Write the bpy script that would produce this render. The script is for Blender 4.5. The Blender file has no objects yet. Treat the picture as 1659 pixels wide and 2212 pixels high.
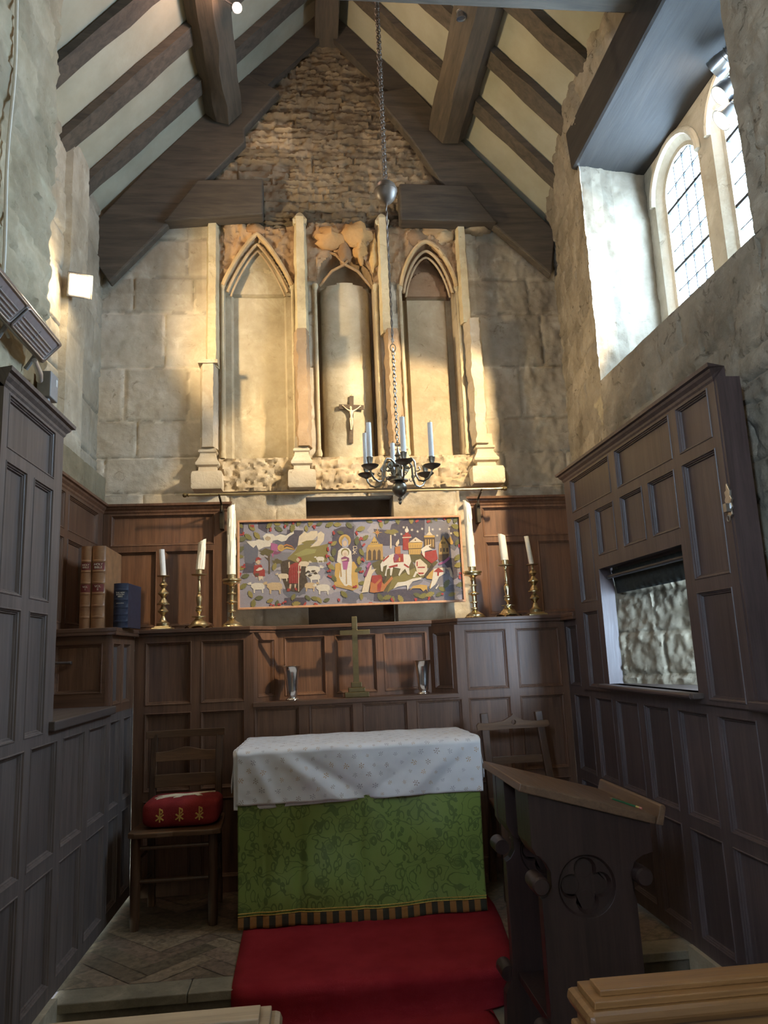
import bpy, bmesh, math, random
from mathutils import Vector, Matrix, noise
from mathutils.geometry import tessellate_polygon
random.seed(7)
SC = bpy.context.scene
COL = SC.collection
PI = math.pi
# ------------------------------------------------------------------ camera model (measured from the room's own lines)
IW, IH, FPX, EYE = 1659, 2212, 1610.0, 1.25
RM = ((0.99471337, -0.02349919, 0.09996551), (-0.09382695, 0.18765389, 0.97774359), (-0.0417351, -0.98195407, 0.18445698))
def ray(px, py):
    c = (px - IW / 2, py - IH / 2, FPX)
    return [sum(RM[i][k] * c[k] for k in range(3)) for i in range(3)]
def at_y(px, py, Y):
    r = ray(px, py); t = Y / r[1]
    return Vector((r[0] * t, Y, EYE + r[2] * t))
def at_x(px, py, X):
    r = ray(px, py); t = X / r[0]
    return Vector((X, r[1] * t, EYE + r[2] * t))
def at_z(px, py, Z):
    r = ray(px, py); t = (Z - EYE) / r[2]
    return Vector((r[0] * t, r[1] * t, Z))
# ------------------------------------------------------------------ the room's planes
L1, R1, E1, E0, L0 = -1.01, 1.52, 4.44, 4.80, -1.30      # panelling faces
WE = 4.84                                                # stone east wall
LW, LN = -1.36, -1.10                                    # left stone wall far / near
RA, RZ, RS = 0.21, 5.95, 1.086                           # roof ridge x, z and slope
DAIS, NAVE = 0.0, -0.14
def roofz(x): return RZ - RS * abs(x - RA)

# ------------------------------------------------------------------ materials
def lin(r, g, b):
    f = lambda v: (v / 255 / 12.92) if v <= 10.3 else ((v / 255 + .055) / 1.055) ** 2.4
    return (f(r), f(g), f(b), 1)
MATS = {}
class NT:
    def __init__(s, name):
        m = bpy.data.materials.new(name); m.use_nodes = True
        s.m = m; s.t = m.node_tree; s.n = s.t.nodes; s.n.clear()
        s.out = s.n.new('ShaderNodeOutputMaterial'); s.b = s.n.new('ShaderNodeBsdfPrincipled')
        s.t.links.new(s.b.outputs[0], s.out.inputs[0]); MATS[name] = m
    def add(s, typ, **kw):
        n = s.n.new(typ)
        for k, v in kw.items():
            if k.startswith('i_'): n.inputs[k[2:].replace('_', ' ')].default_value = v
            else: setattr(n, k, v)
        return n
    def link(s, a, b): s.t.links.new(a, b)
    def coords(s, scale=(1, 1, 1), rot=(0, 0, 0), kind='Object', loc=(0, 0, 0)):
        tc = s.add('ShaderNodeTexCoord'); mp = s.add('ShaderNodeMapping')
        mp.inputs['Scale'].default_value = scale; mp.inputs['Rotation'].default_value = rot; mp.inputs['Location'].default_value = loc
        s.link(tc.outputs[kind], mp.inputs[0]); return mp.outputs[0]
    def noise(s, vec, scale, detail=5, rough=.55, dist=0):
        n = s.add('ShaderNodeTexNoise'); n.inputs['Scale'].default_value = scale; n.inputs['Detail'].default_value = detail
        n.inputs['Roughness'].default_value = rough; n.inputs['Distortion'].default_value = dist
        s.link(vec, n.inputs['Vector']); return n.outputs['Fac']
    def ramp(s, fac, stops, mode='LINEAR'):
        r = s.add('ShaderNodeValToRGB'); r.color_ramp.interpolation = mode
        e = r.color_ramp.elements
        while len(e) < len(stops): e.new(.5)
        for k, (p, c) in enumerate(stops):
            e[k].position = p; e[k].color = c if len(c) == 4 else (*c, 1)
        s.link(fac, r.inputs[0]); return r.outputs[0]
    def mix(s, fac, a, b, mode='MIX'):
        n = s.add('ShaderNodeMix', data_type='RGBA', blend_type=mode)
        for v, i in ((fac, 0), (a, 6), (b, 7)):
            if hasattr(v, 'links'): s.link(v, n.inputs[i])
            elif i == 0: n.inputs[0].default_value = v
            else: n.inputs[i].default_value = v if len(v) == 4 else (*v, 1)
        return n.outputs[2]
    def math(s, op, a, b=0.0):
        n = s.add('ShaderNodeMath', operation=op)
        for v, i in ((a, 0), (b, 1)):
            if hasattr(v, 'links'): s.link(v, n.inputs[i])
            else: n.inputs[i].default_value = v
        return n.outputs[0]
    def bump(s, h, strength=.3, dist=.01):
        n = s.add('ShaderNodeBump'); n.inputs['Strength'].default_value = strength; n.inputs['Distance'].default_value = dist
        s.link(h, n.inputs['Height']); s.link(n.outputs[0], s.b.inputs['Normal'])
    def set(s, color=None, rough=.6, metal=0.0, spec=None):
        if color is not None:
            if hasattr(color, 'links'): s.link(color, s.b.inputs['Base Color'])
            else: s.b.inputs['Base Color'].default_value = color if len(color) == 4 else (*color, 1)
        if hasattr(rough, 'links'): s.link(rough, s.b.inputs['Roughness'])
        else: s.b.inputs['Roughness'].default_value = rough
        s.b.inputs['Metallic'].default_value = metal
        if spec is not None: s.b.inputs['Specular IOR Level'].default_value = spec
        return s.m

def wood(name, dark, light, grain='z', rough=.5, vary=.35, bump=.25, coarse=1.0, figure=.3):
    s = NT(name); g = 1.3; a = 22 * coarse
    sc = {'x': (g, a, a), 'y': (a, g, a), 'z': (a, a, g)}[grain]
    v = s.coords(sc)
    n1 = s.noise(v, 1.6, 7, .6, .7); n2 = s.noise(v, 7, 3, .6)
    v2 = s.coords((3, 3, 3)); n3 = s.noise(v2, 1.3, 3)
    f = s.math('ADD', s.math('MULTIPLY', n1, .7), s.math('MULTIPLY', n2, .3))
    c = s.ramp(f, [(.3, dark), (.7, light)])
    c = s.mix(s.math('MULTIPLY', n3, figure), c, dark, 'MIX')
    oi = s.add('ShaderNodeObjectInfo')
    k = s.math('ADD', s.math('MULTIPLY', oi.outputs['Random'], vary), 1 - vary / 2)
    cb = s.add('ShaderNodeCombineColor')
    for i in range(3): s.link(k, cb.inputs[i])
    c = s.mix(1.0, c, cb.outputs[0], 'MULTIPLY')
    s.bump(f, bump, .004)
    rr = s.math('ADD', s.math('MULTIPLY', n2, .25), rough - .12)
    return s.set(c, rr)
def stone(name, a, b, c3, rough=.9, scale=1.0, bump=.5, spots=(.2, .16, .11)):
    """the tint attribute carries each block's own colour, the noise its grain, pits and stains"""
    s = NT(name); v = s.coords()
    n1 = s.noise(v, 2.2 * scale, 6, .6, .4); n2 = s.noise(v, 14 * scale, 6, .65); n3 = s.noise(v, 60 * scale, 4, .6)
    n4 = s.noise(s.coords((1, 1, .45)), 1.1 * scale, 5, .6, 1.2)
    col = s.ramp(n1, [(.3, a), (.5, b), (.72, c3)])
    col = s.mix(s.math('MULTIPLY', n2, .5), col, a, 'MULTIPLY')
    st = s.ramp(n4, [(.5, (0, 0, 0)), (.72, (1, 1, 1))])
    stf = s.math('MULTIPLY', st, .35)
    col = s.mix(stf, col, spots)
    n5 = s.noise(s.coords((1, 1, 1), loc=(3.1, 1.7, 5.3)), 5 * scale, 7, .72, .8)
    col = s.mix(s.math('MULTIPLY', s.ramp(n5, [(.52, (0, 0, 0)), (.80, (1, 1, 1))]), .40), col, tuple(min(.8, x * 1.35) for x in c3))
    n6 = s.noise(s.coords((1, 1, 1), loc=(7.7, 2.2, .3)), 9 * scale, 6, .75, 1.5)
    pit = s.ramp(n6, [(.30, (1, 1, 1)), (.40, (0, 0, 0))])
    col = s.mix(s.math('MULTIPLY', pit, .55), col, tuple(x * .5 for x in spots))
    n2 = s.math('SUBTRACT', n2, s.math('MULTIPLY', pit, .5))
    at = s.add('ShaderNodeAttribute', attribute_name='tint')
    col = s.mix(1.0, col, at.outputs['Color'], 'MULTIPLY')
    h = s.math('ADD', s.math('MULTIPLY', n2, .7), s.math('MULTIPLY', n3, .3))
    s.bump(h, bump, .012)
    return s.set(col, rough, 0, .25)
def plain(name, col, rough=.5, metal=0.0, nscale=30, amt=.15, bump=.1, spec=None):
    s = NT(name); v = s.coords(); n = s.noise(v, nscale, 4)
    dk = tuple(x * (1 - amt * 1.6) for x in col[:3]); lt = tuple(min(1, x * (1 + amt)) for x in col[:3])
    c = s.ramp(n, [(.3, dk), (.7, lt)])
    s.bump(n, bump, .002)
    return s.set(c, rough, metal, spec)
def metal(name, col, rough=.3, tarnish=(.12, .09, .04), amt=.5):
    s = NT(name); v = s.coords(); n = s.noise(v, 18, 5); n2 = s.noise(v, 90, 3)
    c = s.ramp(n, [(.35, col), (.75, tuple(col[i] * (1 - amt) + tarnish[i] * amt for i in range(3)))])
    s.bump(n2, .05, .001)
    return s.set(c, s.math('ADD', s.math('MULTIPLY', n, .25), rough - .1), 1.0)
def emit(name, col, strength):
    s = NT(name); s.b.inputs['Base Color'].default_value = (*col, 1)
    s.b.inputs['Emission Color'].default_value = (*col, 1); s.b.inputs['Emission Strength'].default_value = strength
    return s.m

# ------------------------------------------------------------------ mesh builder
def wloc(o):
    p = Vector((0, 0, 0))
    while o is not None: p += o.location; o = o.parent
    return p
class MB:
    def __init__(s): s.v = []; s.f = []; s.mi = []; s.col = []; s.cur = 0; s.tint = (1, 1, 1)
    def face(s, pts):
        i = len(s.v); s.v += [tuple(p) for p in pts]; s.f.append(tuple(range(i, i + len(pts)))); s.mi.append(s.cur); s.col.append(s.tint)
    def add(s, vs, fs):
        i = len(s.v); s.v += [tuple(p) for p in vs]
        for f in fs: s.f.append(tuple(i + k for k in f)); s.mi.append(s.cur); s.col.append(s.tint)
    def box(s, a, b):
        x0, y0, z0 = a; x1, y1, z1 = b
        s.add([(x0, y0, z0), (x1, y0, z0), (x1, y1, z0), (x0, y1, z0), (x0, y0, z1), (x1, y0, z1), (x1, y1, z1), (x0, y1, z1)],
              [(0, 3, 2, 1), (4, 5, 6, 7), (0, 1, 5, 4), (1, 2, 6, 5), (2, 3, 7, 6), (3, 0, 4, 7)])
    def hexa(s, p):   # eight corners, bottom ring then top ring
        s.add(p, [(0, 3, 2, 1), (4, 5, 6, 7), (0, 1, 5, 4), (1, 2, 6, 5), (2, 3, 7, 6), (3, 0, 4, 7)])
    def beam(s, a, b, w, h, up=(0, 0, 1), w2=None, h2=None):
        a = Vector(a); b = Vector(b); d = (b - a).normalized(); u = Vector(up)
        r = d.cross(u).normalized(); u = r.cross(d).normalized()
        w2 = w if w2 is None else w2; h2 = h if h2 is None else h2
        q = []
        for p, ww, hh in ((a, w, h), (b, w2, h2)):
            q += [p - r * ww / 2 - u * hh / 2, p + r * ww / 2 - u * hh / 2, p + r * ww / 2 + u * hh / 2, p - r * ww / 2 + u * hh / 2]
        s.hexa(q)
    def prism(s, poly, P, d0, d1, holes=()):
        """poly of (u,v); P(u,v,d) to world; extruded from d0 to d1, with holes cut right through"""
        loops = [list(poly)] + [list(h) for h in holes]
        tris = tessellate_polygon([[Vector((q[0], q[1], 0)) for q in l] for l in loops])
        flat = [q for l in loops for q in l]
        for d in (d0, d1): s.add([P(q[0], q[1], d) for q in flat], [tuple(t) for t in tris])
        for l in loops:
            n = len(l)
            for i in range(n):
                a, b = l[i], l[(i + 1) % n]
                s.face([P(*a, d0), P(*b, d0), P(*b, d1), P(*a, d1)])
    def lathe(s, prof, c, segs=24, axis='z', cap=True, tilt=None):
        c = Vector(c); vs = []; n = len(prof)
        for r, z in prof:
            for k in range(segs):
                a = 2 * PI * k / segs; p = Vector((r * math.cos(a), r * math.sin(a), z))
                if axis == 'y': p = Vector((p.x, p.z, p.y))
                elif axis == 'x': p = Vector((p.z, p.x, p.y))
                if tilt is not None: p = tilt @ p
                vs.append(c + p)
        fs = [(i * segs + k, i * segs + (k + 1) % segs, (i + 1) * segs + (k + 1) % segs, (i + 1) * segs + k) for i in range(n - 1) for k in range(segs)]
        if cap: fs += [tuple(range(segs))[::-1], tuple((n - 1) * segs + k for k in range(segs))]
        s.add(vs, fs)
    def square(s, prof, c, hw=1.0, hd=1.0):
        """like a lathe with a square plan: prof of (half width, z)"""
        c = Vector(c); vs = []; n = len(prof)
        for r, z in prof:
            for sx, sy in ((-1, -1), (1, -1), (1, 1), (-1, 1)): vs.append(c + Vector((sx * r * hw, sy * r * hd, z)))
        fs = [(i * 4 + k, i * 4 + (k + 1) % 4, (i + 1) * 4 + (k + 1) % 4, (i + 1) * 4 + k) for i in range(n - 1) for k in range(4)]
        fs += [(3, 2, 1, 0), tuple((n - 1) * 4 + k for k in range(4))]
        s.add(vs, fs)
    def tube(s, pts, r, segs=10, closed=False, cap=True, flat=None):
        pts = [Vector(p) for p in pts]; n = len(pts); vs = []
        rs = r if isinstance(r, (list, tuple)) else [r] * n
        prev = None
        for i in range(n):
            if closed: d = pts[(i + 1) % n] - pts[i - 1]
            else: d = pts[min(i + 1, n - 1)] - pts[max(i - 1, 0)]
            d = d.normalized() if d.length > 1e-9 else Vector((0, 0, 1))
            if prev is None:
                u = Vector((0, 0, 1)) if abs(d.z) < .9 else Vector((1, 0, 0))
                prev = (u - d * u.dot(d)).normalized()
            else:
                w = prev - d * prev.dot(d); prev = w.normalized() if w.length > 1e-6 else prev
            b = d.cross(prev)
            for k in range(segs):
                a = 2 * PI * k / segs; vs.append(pts[i] + (prev * math.cos(a) + b * math.sin(a)) * rs[i])
        m = n if closed else n - 1
        fs = [(i * segs + k, i * segs + (k + 1) % segs, ((i + 1) % n) * segs + (k + 1) % segs, ((i + 1) % n) * segs + k) for i in range(m) for k in range(segs)]
        if cap and not closed: fs += [tuple(range(segs))[::-1], tuple((n - 1) * segs + k for k in range(segs))]
        s.add(vs, fs)
    def grid(s, rows, close=False):
        n, m = len(rows), len(rows[0])
        s.add([p for r in rows for p in r], [(i * m + j, i * m + (j + 1) % m, (i + 1) * m + (j + 1) % m, (i + 1) * m + j) for i in range(n - 1) for j in range(m if close else m - 1)])
    def ball(s, c, r, segs=20, rings=12, sc=(1, 1, 1)):
        rows = []
        for i in range(rings + 1):
            t = PI * i / rings
            rows.append([(c[0] + r * sc[0] * math.sin(t) * math.cos(2 * PI * k / segs), c[1] + r * sc[1] * math.sin(t) * math.sin(2 * PI * k / segs), c[2] + r * sc[2] * math.cos(t)) for k in range(segs)])
        s.grid(rows, True)
    def build(s, name, mat, parent=None, smooth=False, bevel=0, merge=True, color=False, ang=.6, sub=0):
        me = bpy.data.meshes.new(name); o = wloc(parent)
        me.from_pydata([(p[0] - o.x, p[1] - o.y, p[2] - o.z) for p in s.v], [], s.f)
        for m in (mat if isinstance(mat, (list, tuple)) else [mat]): me.materials.append(MATS[m])
        me.polygons.foreach_set('material_index', s.mi)
        if color:
            ca = me.color_attributes.new('tint', 'FLOAT_COLOR', 'CORNER')
            for p in me.polygons:
                c = s.col[p.index]
                for li in p.loop_indices: ca.data[li].color = (*c, 1)
        bm = bmesh.new(); bm.from_mesh(me)
        if merge: bmesh.ops.remove_doubles(bm, verts=bm.verts, dist=1e-5)
        bmesh.ops.recalc_face_normals(bm, faces=bm.faces)
        bm.to_mesh(me); bm.free()
        if smooth:
            for p in me.polygons: p.use_smooth = True
            me.set_sharp_from_angle(angle=ang)
        me.update()
        ob = bpy.data.objects.new(name, me); COL.objects.link(ob)
        if parent is not None: ob.parent = parent
        if bevel:
            b = ob.modifiers.new('bevel', 'BEVEL'); b.width = bevel; b.segments = 2; b.limit_method = 'ANGLE'; b.angle_limit = .6
        if sub:
            b = ob.modifiers.new('sub', 'SUBSURF'); b.levels = sub; b.render_levels = sub
        return ob
def tag(o, label, cat, group=None):
    o['label'] = label; o['category'] = cat
    if group: o['group'] = group
    return o
def struct(o): o['kind'] = 'structure'; return o
def thing(name, label, cat, loc, group=None):
    o = bpy.data.objects.new(name, None); COL.objects.link(o); o.location = loc; o.empty_display_size = .05
    return tag(o, label, cat, group)
def fr(p, o=4, h=.5): return noise.fractal(Vector(p), h, 2.0, o)
def rnd(*k):
    x = math.sin(sum((i + 1) * 12.9898 * v for i, v in enumerate(k)) + 4.1414) * 43758.5453
    return x - math.floor(x)
def PX(sgn, X0):  # plane facing +x (sgn 1) or -x (sgn -1): u = y, v = z, d towards the room
    return lambda u, v, d: Vector((X0 + sgn * d, u, v))
def PY(Y0): return lambda u, v, d: Vector((u, Y0 - d, v))
def heightfield(name, us, vs, P, depth, colf, mat, skip=None, ang=.9):
    """P(u,v,d): d positive towards the room; depth gives relief; colf the tint of each block"""
    n, m = len(us), len(vs); verts = []; cols = []
    for u in us:
        for v in vs:
            verts.append(P(u, v, depth(u, v))); cols.append(colf(u, v))
    fs = []
    for i in range(n - 1):
        for j in range(m - 1):
            if skip and skip((us[i] + us[i + 1]) / 2, (vs[j] + vs[j + 1]) / 2): continue
            fs.append((i * m + j, (i + 1) * m + j, (i + 1) * m + j + 1, i * m + j + 1))
    me = bpy.data.meshes.new(name); me.from_pydata(verts, [], fs)
    ca = me.color_attributes.new('tint', 'FLOAT_COLOR', 'POINT')
    ca.data.foreach_set('color', [x for c in cols for x in (*c, 1)])
    for p in me.polygons: p.use_smooth = True
    me.set_sharp_from_angle(angle=ang)
    me.materials.append(MATS[mat]); me.update()
    o = bpy.data.objects.new(name, me); COL.objects.link(o); return struct(o)
def lines(a, b, step, extra=()):
    n = max(1, round((b - a) / step)); s = {round(a + (b - a) * i / n, 5) for i in range(n + 1)}
    for e in extra:
        if a < e < b: s |= {round(e, 5), round(e + .002, 5)}
    return sorted(s)
class Courses:
    """irregular courses of blocks: gives (block id, distance to the nearest joint)"""
    def __init__(s, v0, v1, hmin, hmax, wmin, wmax, u0, u1, seed):
        R = random.Random(seed); s.rows = []; v = v0
        while v < v1:
            h = R.uniform(hmin, hmax); row = []; u = u0 - R.uniform(0, wmax)
            while u < u1:
                w = R.uniform(wmin, wmax); row.append((u, u + w, R.random(), R.random())); u += w
            s.rows.append((v, v + h, row)); v += h
    def at(s, u, v):
        for a, b, row in s.rows:
            if a <= v < b:
                for x0, x1, r1, r2 in row:
                    if x0 <= u < x1: return r1, r2, min(v - a, b - v), min(u - x0, x1 - u)
        return .5, .5, .05, .05
# ------------------------------------------------------------------ palette
wood('oak_warm', (0.063, 0.028, 0.015), (0.203, 0.099, 0.051), 'z', .48)
wood('oak_warm_rail', (0.060, 0.027, 0.015), (0.180, 0.087, 0.045), 'x', .48)
wood('oak_grey', (.058, .044, .038), (.175, .136, .118), 'z', .5)
wood('oak_grey_rail', (.058, .044, .038), (.155, .120, .104), 'y', .5)
wood('oak_dark', (.034, .022, .022), (.112, .076, .070), 'z', .45)
wood('oak_dark_rail', (.032, .021, .021), (.104, .071, .066), 'y', .45)
wood('timber_y', (.034, .026, .017), (.130, .099, .064), 'y', .8, .3, .6, .6)
wood('timber_x', (.030, .024, .017), (.108, .085, .059), 'x', .8, .3, .6, .6)
wood('timber_dark', (.012, .010, .008), (.038, .031, .025), 'y', .8, .3, .6, .6)
wood('chair_oak', (0.048, 0.022, 0.010), (0.180, 0.090, 0.038), 'x', .42)
wood('chair_post', (0.031, 0.014, 0.007), (0.120, 0.058, 0.026), 'z', .42)
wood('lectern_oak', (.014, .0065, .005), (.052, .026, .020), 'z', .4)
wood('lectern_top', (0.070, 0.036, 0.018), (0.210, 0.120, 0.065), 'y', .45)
wood('pew_oak', (.120, .050, .014), (.290, .140, .045), 'x', .4)
wood('pew_pale', (.150, .095, .050), (.400, .280, .165), 'x', .45)
wood('plain_oak_board', (.030, .018, .012), (.085, .055, .036), 'z', .6)
stone('ashlar', (.34, .30, .235), (.50, .455, .375), (.64, .60, .53), spots=(.30, .24, .15))
stone('rubble', (.25, .22, .18), (.41, .375, .32), (.55, .51, .45), bump=1.0, spots=(.13, .11, .085))
stone('limestone', (.39, .335, .255), (.54, .48, .385), (.63, .58, .50), bump=.5, spots=(.36, .27, .17))
stone('step_stone', (.17, .15, .11), (.26, .23, .175), (.36, .32, .25))
def plaster():
    s = NT('plaster'); v = s.coords(); n = s.noise(v, 3, 6, .6); n2 = s.noise(v, 45, 4)
    c = s.ramp(n, [(.3, (.27, .255, .185)), (.7, (.36, .345, .26))]); s.bump(n2, .25, .006)
    s.set(c, .95, 0, .2)
plaster()
def parquet():
    s = NT('parquet'); v = s.coords((1, 1, 1)); n = s.noise(v, 30, 6, .65, .6); n2 = s.noise(v, 4, 3)
    c = s.ramp(n, [(.3, (.085, .058, .038)), (.7, (.240, .175, .118))])
    at = s.add('ShaderNodeAttribute', attribute_name='tint'); c = s.mix(1.0, c, at.outputs['Color'], 'MULTIPLY')
    s.bump(n, .4, .003); s.set(c, .55)
parquet()
metal('brass', (.78, .64, .38), .26, (.50, .40, .22))
metal('old_brass', (.68, .56, .33), .30, (.40, .32, .17))
metal('dark_brass', (.26, .20, .10), .36)
metal('silver', (.90, .88, .85), .14, (.6, .55, .48), .25)
metal('black_iron', (.045, .040, .036), .5)
metal('chandelier_brass', (.36, .32, .25), .36, (.14, .125, .10), .6)
plain('bronze', (.115, .088, .066), .42, .25, 30, .15)
metal('steel', (.55, .55, .56), .3)
plain('wax', (.80, .755, .62), .45, 0, 40, .04, .05)
plain('wax_white', (.84, .82, .77), .4, 0, 40, .03, .05)
plain('wick', (.02, .018, .015), .9)
plain('ivory', (.66, .54, .37), .45, 0, 60, .1, .05)
plain('cross_wood', (.085, .055, .030), .5, 0, 40, .25)
plain('frame_wood', (.50, .27, .15), .4, 0, 40, .1)
plain('heater_shell', (.28, .245, .22), .35, .6, 40, .05)
plain('heater_grille', (.70, .68, .66), .3, .7, 40, .05)
plain('heater_glass', (.33, .27, .26), .3, 0, 40, .1)
plain('box_grey', (.26, .25, .24), .45, 0, 40, .06)
plain('cable_white', (.62, .58, .48), .5, 0, 40, .05)
plain('label_white', (.75, .75, .72), .5)
plain('book_tan', (.30, .145, .062), .45, 0, 14, .25, .25)
plain('book_red', (.17, .028, .022), .5, 0, 40, .2)
plain('book_blue', (.016, .022, .046), .45, 0, 40, .25, .2)
plain('paper', (.62, .55, .42), .8)
plain('gilt', (.72, .52, .22), .35, .4)
plain('lettering_cream', (.75, .64, .45), .5)
plain('pencil_green', (.010, .085, .035), .3)
plain('pencil_pink', (.55, .20, .15), .6)
plain('pencil_gold', (.60, .48, .18), .3, .8)
plain('lead', (.035, .038, .042), .6, .3)
plain('spot_black', (.030, .030, .032), .45)
plain('blind_cloth', (.030, .038, .034), .85, 0, 90, .2)
plain('thread_gold', (.58, .36, .07), .6, 0, 250, .3, .4)
plain('thread_pale', (.66, .58, .40), .75, 0, 250, .25, .5)
def cushion():
    s = NT('cushion_red'); v = s.coords(); n = s.noise(v, 220, 3); n2 = s.noise(v, 9, 3)
    c = s.ramp(n2, [(.3, (.16, .012, .014)), (.7, (.27, .030, .026))]); s.bump(n, .5, .003); s.set(c, .9, 0, .2)
cushion()
def carpet():
    s = NT('carpet_red'); v = s.coords(); n = s.noise(v, 400, 3); n2 = s.noise(v, 5, 5, .6)
    c = s.ramp(n2, [(.3, (.22, .009, .014)), (.75, (.32, .022, .027))]); c = s.mix(s.math('MULTIPLY', n, .4), c, (.15, .006, .009)); s.bump(n, .7, .004); s.set(c, .95, 0, .15)
carpet()
def cloth():
    s = NT('printed_cloth'); v = s.coords(kind='UV'); wv = s.noise(v, 900, 2); n = s.noise(v, 6, 3)
    s.bump(wv, .1, .001); s.set(s.ramp(n, [(.3, (.66, .655, .65)), (.7, (.75, .74, .73))]), .85, 0, .2)
cloth()
plain('sprig_brown', (.33, .25, .20), .9, 0, 200, .2)
plain('sprig_orange', (.52, .33, .17), .9, 0, 200, .2)
plain('sprig_grey', (.36, .34, .36), .9, 0, 200, .2)
plain('linen_white', (.72, .73, .75), .85, 0, 300, .04)
def damask():
    s = NT('damask_green'); v = s.coords(kind='UV')
    vo = s.add('ShaderNodeTexVoronoi', feature='F1'); vo.inputs['Scale'].default_value = 8; vo.inputs['Randomness'].default_value = .5; s.link(v, vo.inputs['Vector'])
    d = vo.outputs['Distance']
    rings = s.math('MULTIPLY', s.math('LESS_THAN', s.math('ABSOLUTE', s.math('SUBTRACT', s.math('FRACT', s.math('MULTIPLY', d, 8.0)), .5)), .13), s.math('LESS_THAN', d, .42))
    n1 = s.noise(v, 13, 1, .5, .9); vines = s.math('LESS_THAN', s.math('ABSOLUTE', s.math('SUBTRACT', n1, .5)), .020)
    v3 = s.add('ShaderNodeTexVoronoi', feature='F1'); v3.inputs['Scale'].default_value = 26; s.link(s.coords((1, .55, 1), (0, 0, .7), 'UV'), v3.inputs['Vector'])
    d3 = v3.outputs['Distance']; leaves = s.math('MULTIPLY', s.math('LESS_THAN', s.math('ABSOLUTE', s.math('SUBTRACT', d3, .30)), .06), s.math('GREATER_THAN', s.noise(v, 9, 1), .41)); blob = s.math('MULTIPLY', s.math('LESS_THAN', d, .26), .45)
    p = s.math('MAXIMUM', s.math('MAXIMUM', s.math('MULTIPLY', rings, .8), vines), s.math('MAXIMUM', leaves, blob))
    c = s.mix(s.math('MULTIPLY', p, .72), (.185, .255, .055), (.055, .095, .018))
    n3 = s.noise(v, 500, 2); s.bump(s.math('ADD', s.math('MULTIPLY', n3, .4), s.math('MULTIPLY', p, -.4)), .2, .002)
    rr = s.math('ADD', s.math('MULTIPLY', p, .2), .34)
    s.set(c, rr, 0, .5); s.b.inputs['Sheen Weight'].default_value = .15
damask()
def fringe():
    s = NT('fringe'); tc = s.add('ShaderNodeTexCoord'); sp = s.add('ShaderNodeSeparateXYZ'); s.link(tc.outputs['UV'], sp.inputs[0])
    u = s.math('FRACT', s.math('MULTIPLY', sp.outputs[0], 20.0)); k = s.math('LESS_THAN', u, .5)
    nv = s.noise(s.coords((900, 20, 1), kind='UV'), 1, 2)
    gold = s.ramp(nv, [(.3, (.19, .070, .015)), (.7, (.42, .19, .035))]); dark = s.ramp(nv, [(.3, (.012, .010, .005)), (.7, (.045, .036, .014))])
    s.bump(nv, .8, .004); s.set(s.mix(k, dark, gold), .7)
fringe()
def embroidery():
    s = NT('embroidery'); at = s.add('ShaderNodeAttribute', attribute_name='tint'); v = s.coords(); n = s.noise(v, 330, 2); n2 = s.noise(v, 60, 4)
    c = s.mix(s.math('MULTIPLY', n2, .45), at.outputs['Color'], (.20, .17, .14)); s.bump(n, .6, .003); s.set(c, .95, 0, .15)
embroidery()
def glass():
    s = NT('window_glass'); tr = s.add('ShaderNodeBsdfTransparent'); gl = s.add('ShaderNodeBsdfGlossy'); gl.inputs['Roughness'].default_value = .08
    tr.inputs[0].default_value = (.86, .93, .97, 1); mx = s.add('ShaderNodeMixShader'); mx.inputs[0].default_value = .06
    s.link(tr.outputs[0], mx.inputs[1]); s.link(gl.outputs[0], mx.inputs[2]); s.link(mx.outputs[0], s.out.inputs[0])
glass()
emit('lamp_warm', (1.0, .80, .50), 60)
emit('lamp_spot', (1.0, .82, .58), 40)
emit('lamp_pink', (1.0, .55, .45), 25)
# ------------------------------------------------------------------ stone walls
NZ0, NZS = 2.545, 3.76                       # niche sill and springing
NICHE = {1: (-.545, -.09, 4.14), 2: (.09, .49, 4.02), 3: (.685, 1.07, 4.10)}
def niche_top(k, u):
    ul, ur, za = NICHE[k]; t = abs(u - (ul + ur) / 2) / ((ur - ul) / 2)
    if t >= 1: return NZS
    if k == 1: return NZS + (za - NZS) * (1 - t ** 1.25) ** .9
    if k == 2: return NZS + (za - NZS) * math.sqrt(max(0, 1 - t * t)) ** .8
    return NZS + (za - NZS) * (1 - t ** 1.7) ** .75
A1 = Courses(1.3, 4.4, .22, .42, .30, .62, -1.6, 2.0, 5)
G1 = Courses(4.1, 6.2, .026, .080, .10, .42, -1.6, 2.0, 11)
def east_zone(u, v):
    for k, (ul, ur, za) in NICHE.items():
        if ul < u < ur and NZ0 < v < niche_top(k, u): return k
    if v > 4.24 + .02 * math.sin(u * 9): return 'gable'
    if -.57 < u < 1.10 and v > 3.80: return 'head'
    if -.62 < u < 1.2 and 2.315 < v < NZ0: return 'block'
    if -.02 < u < .56 and v < 2.275: return 'slot'
    if -.52 < u < 1.07 and v < 2.2: return 'mid'
    return 'ashlar'
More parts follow.
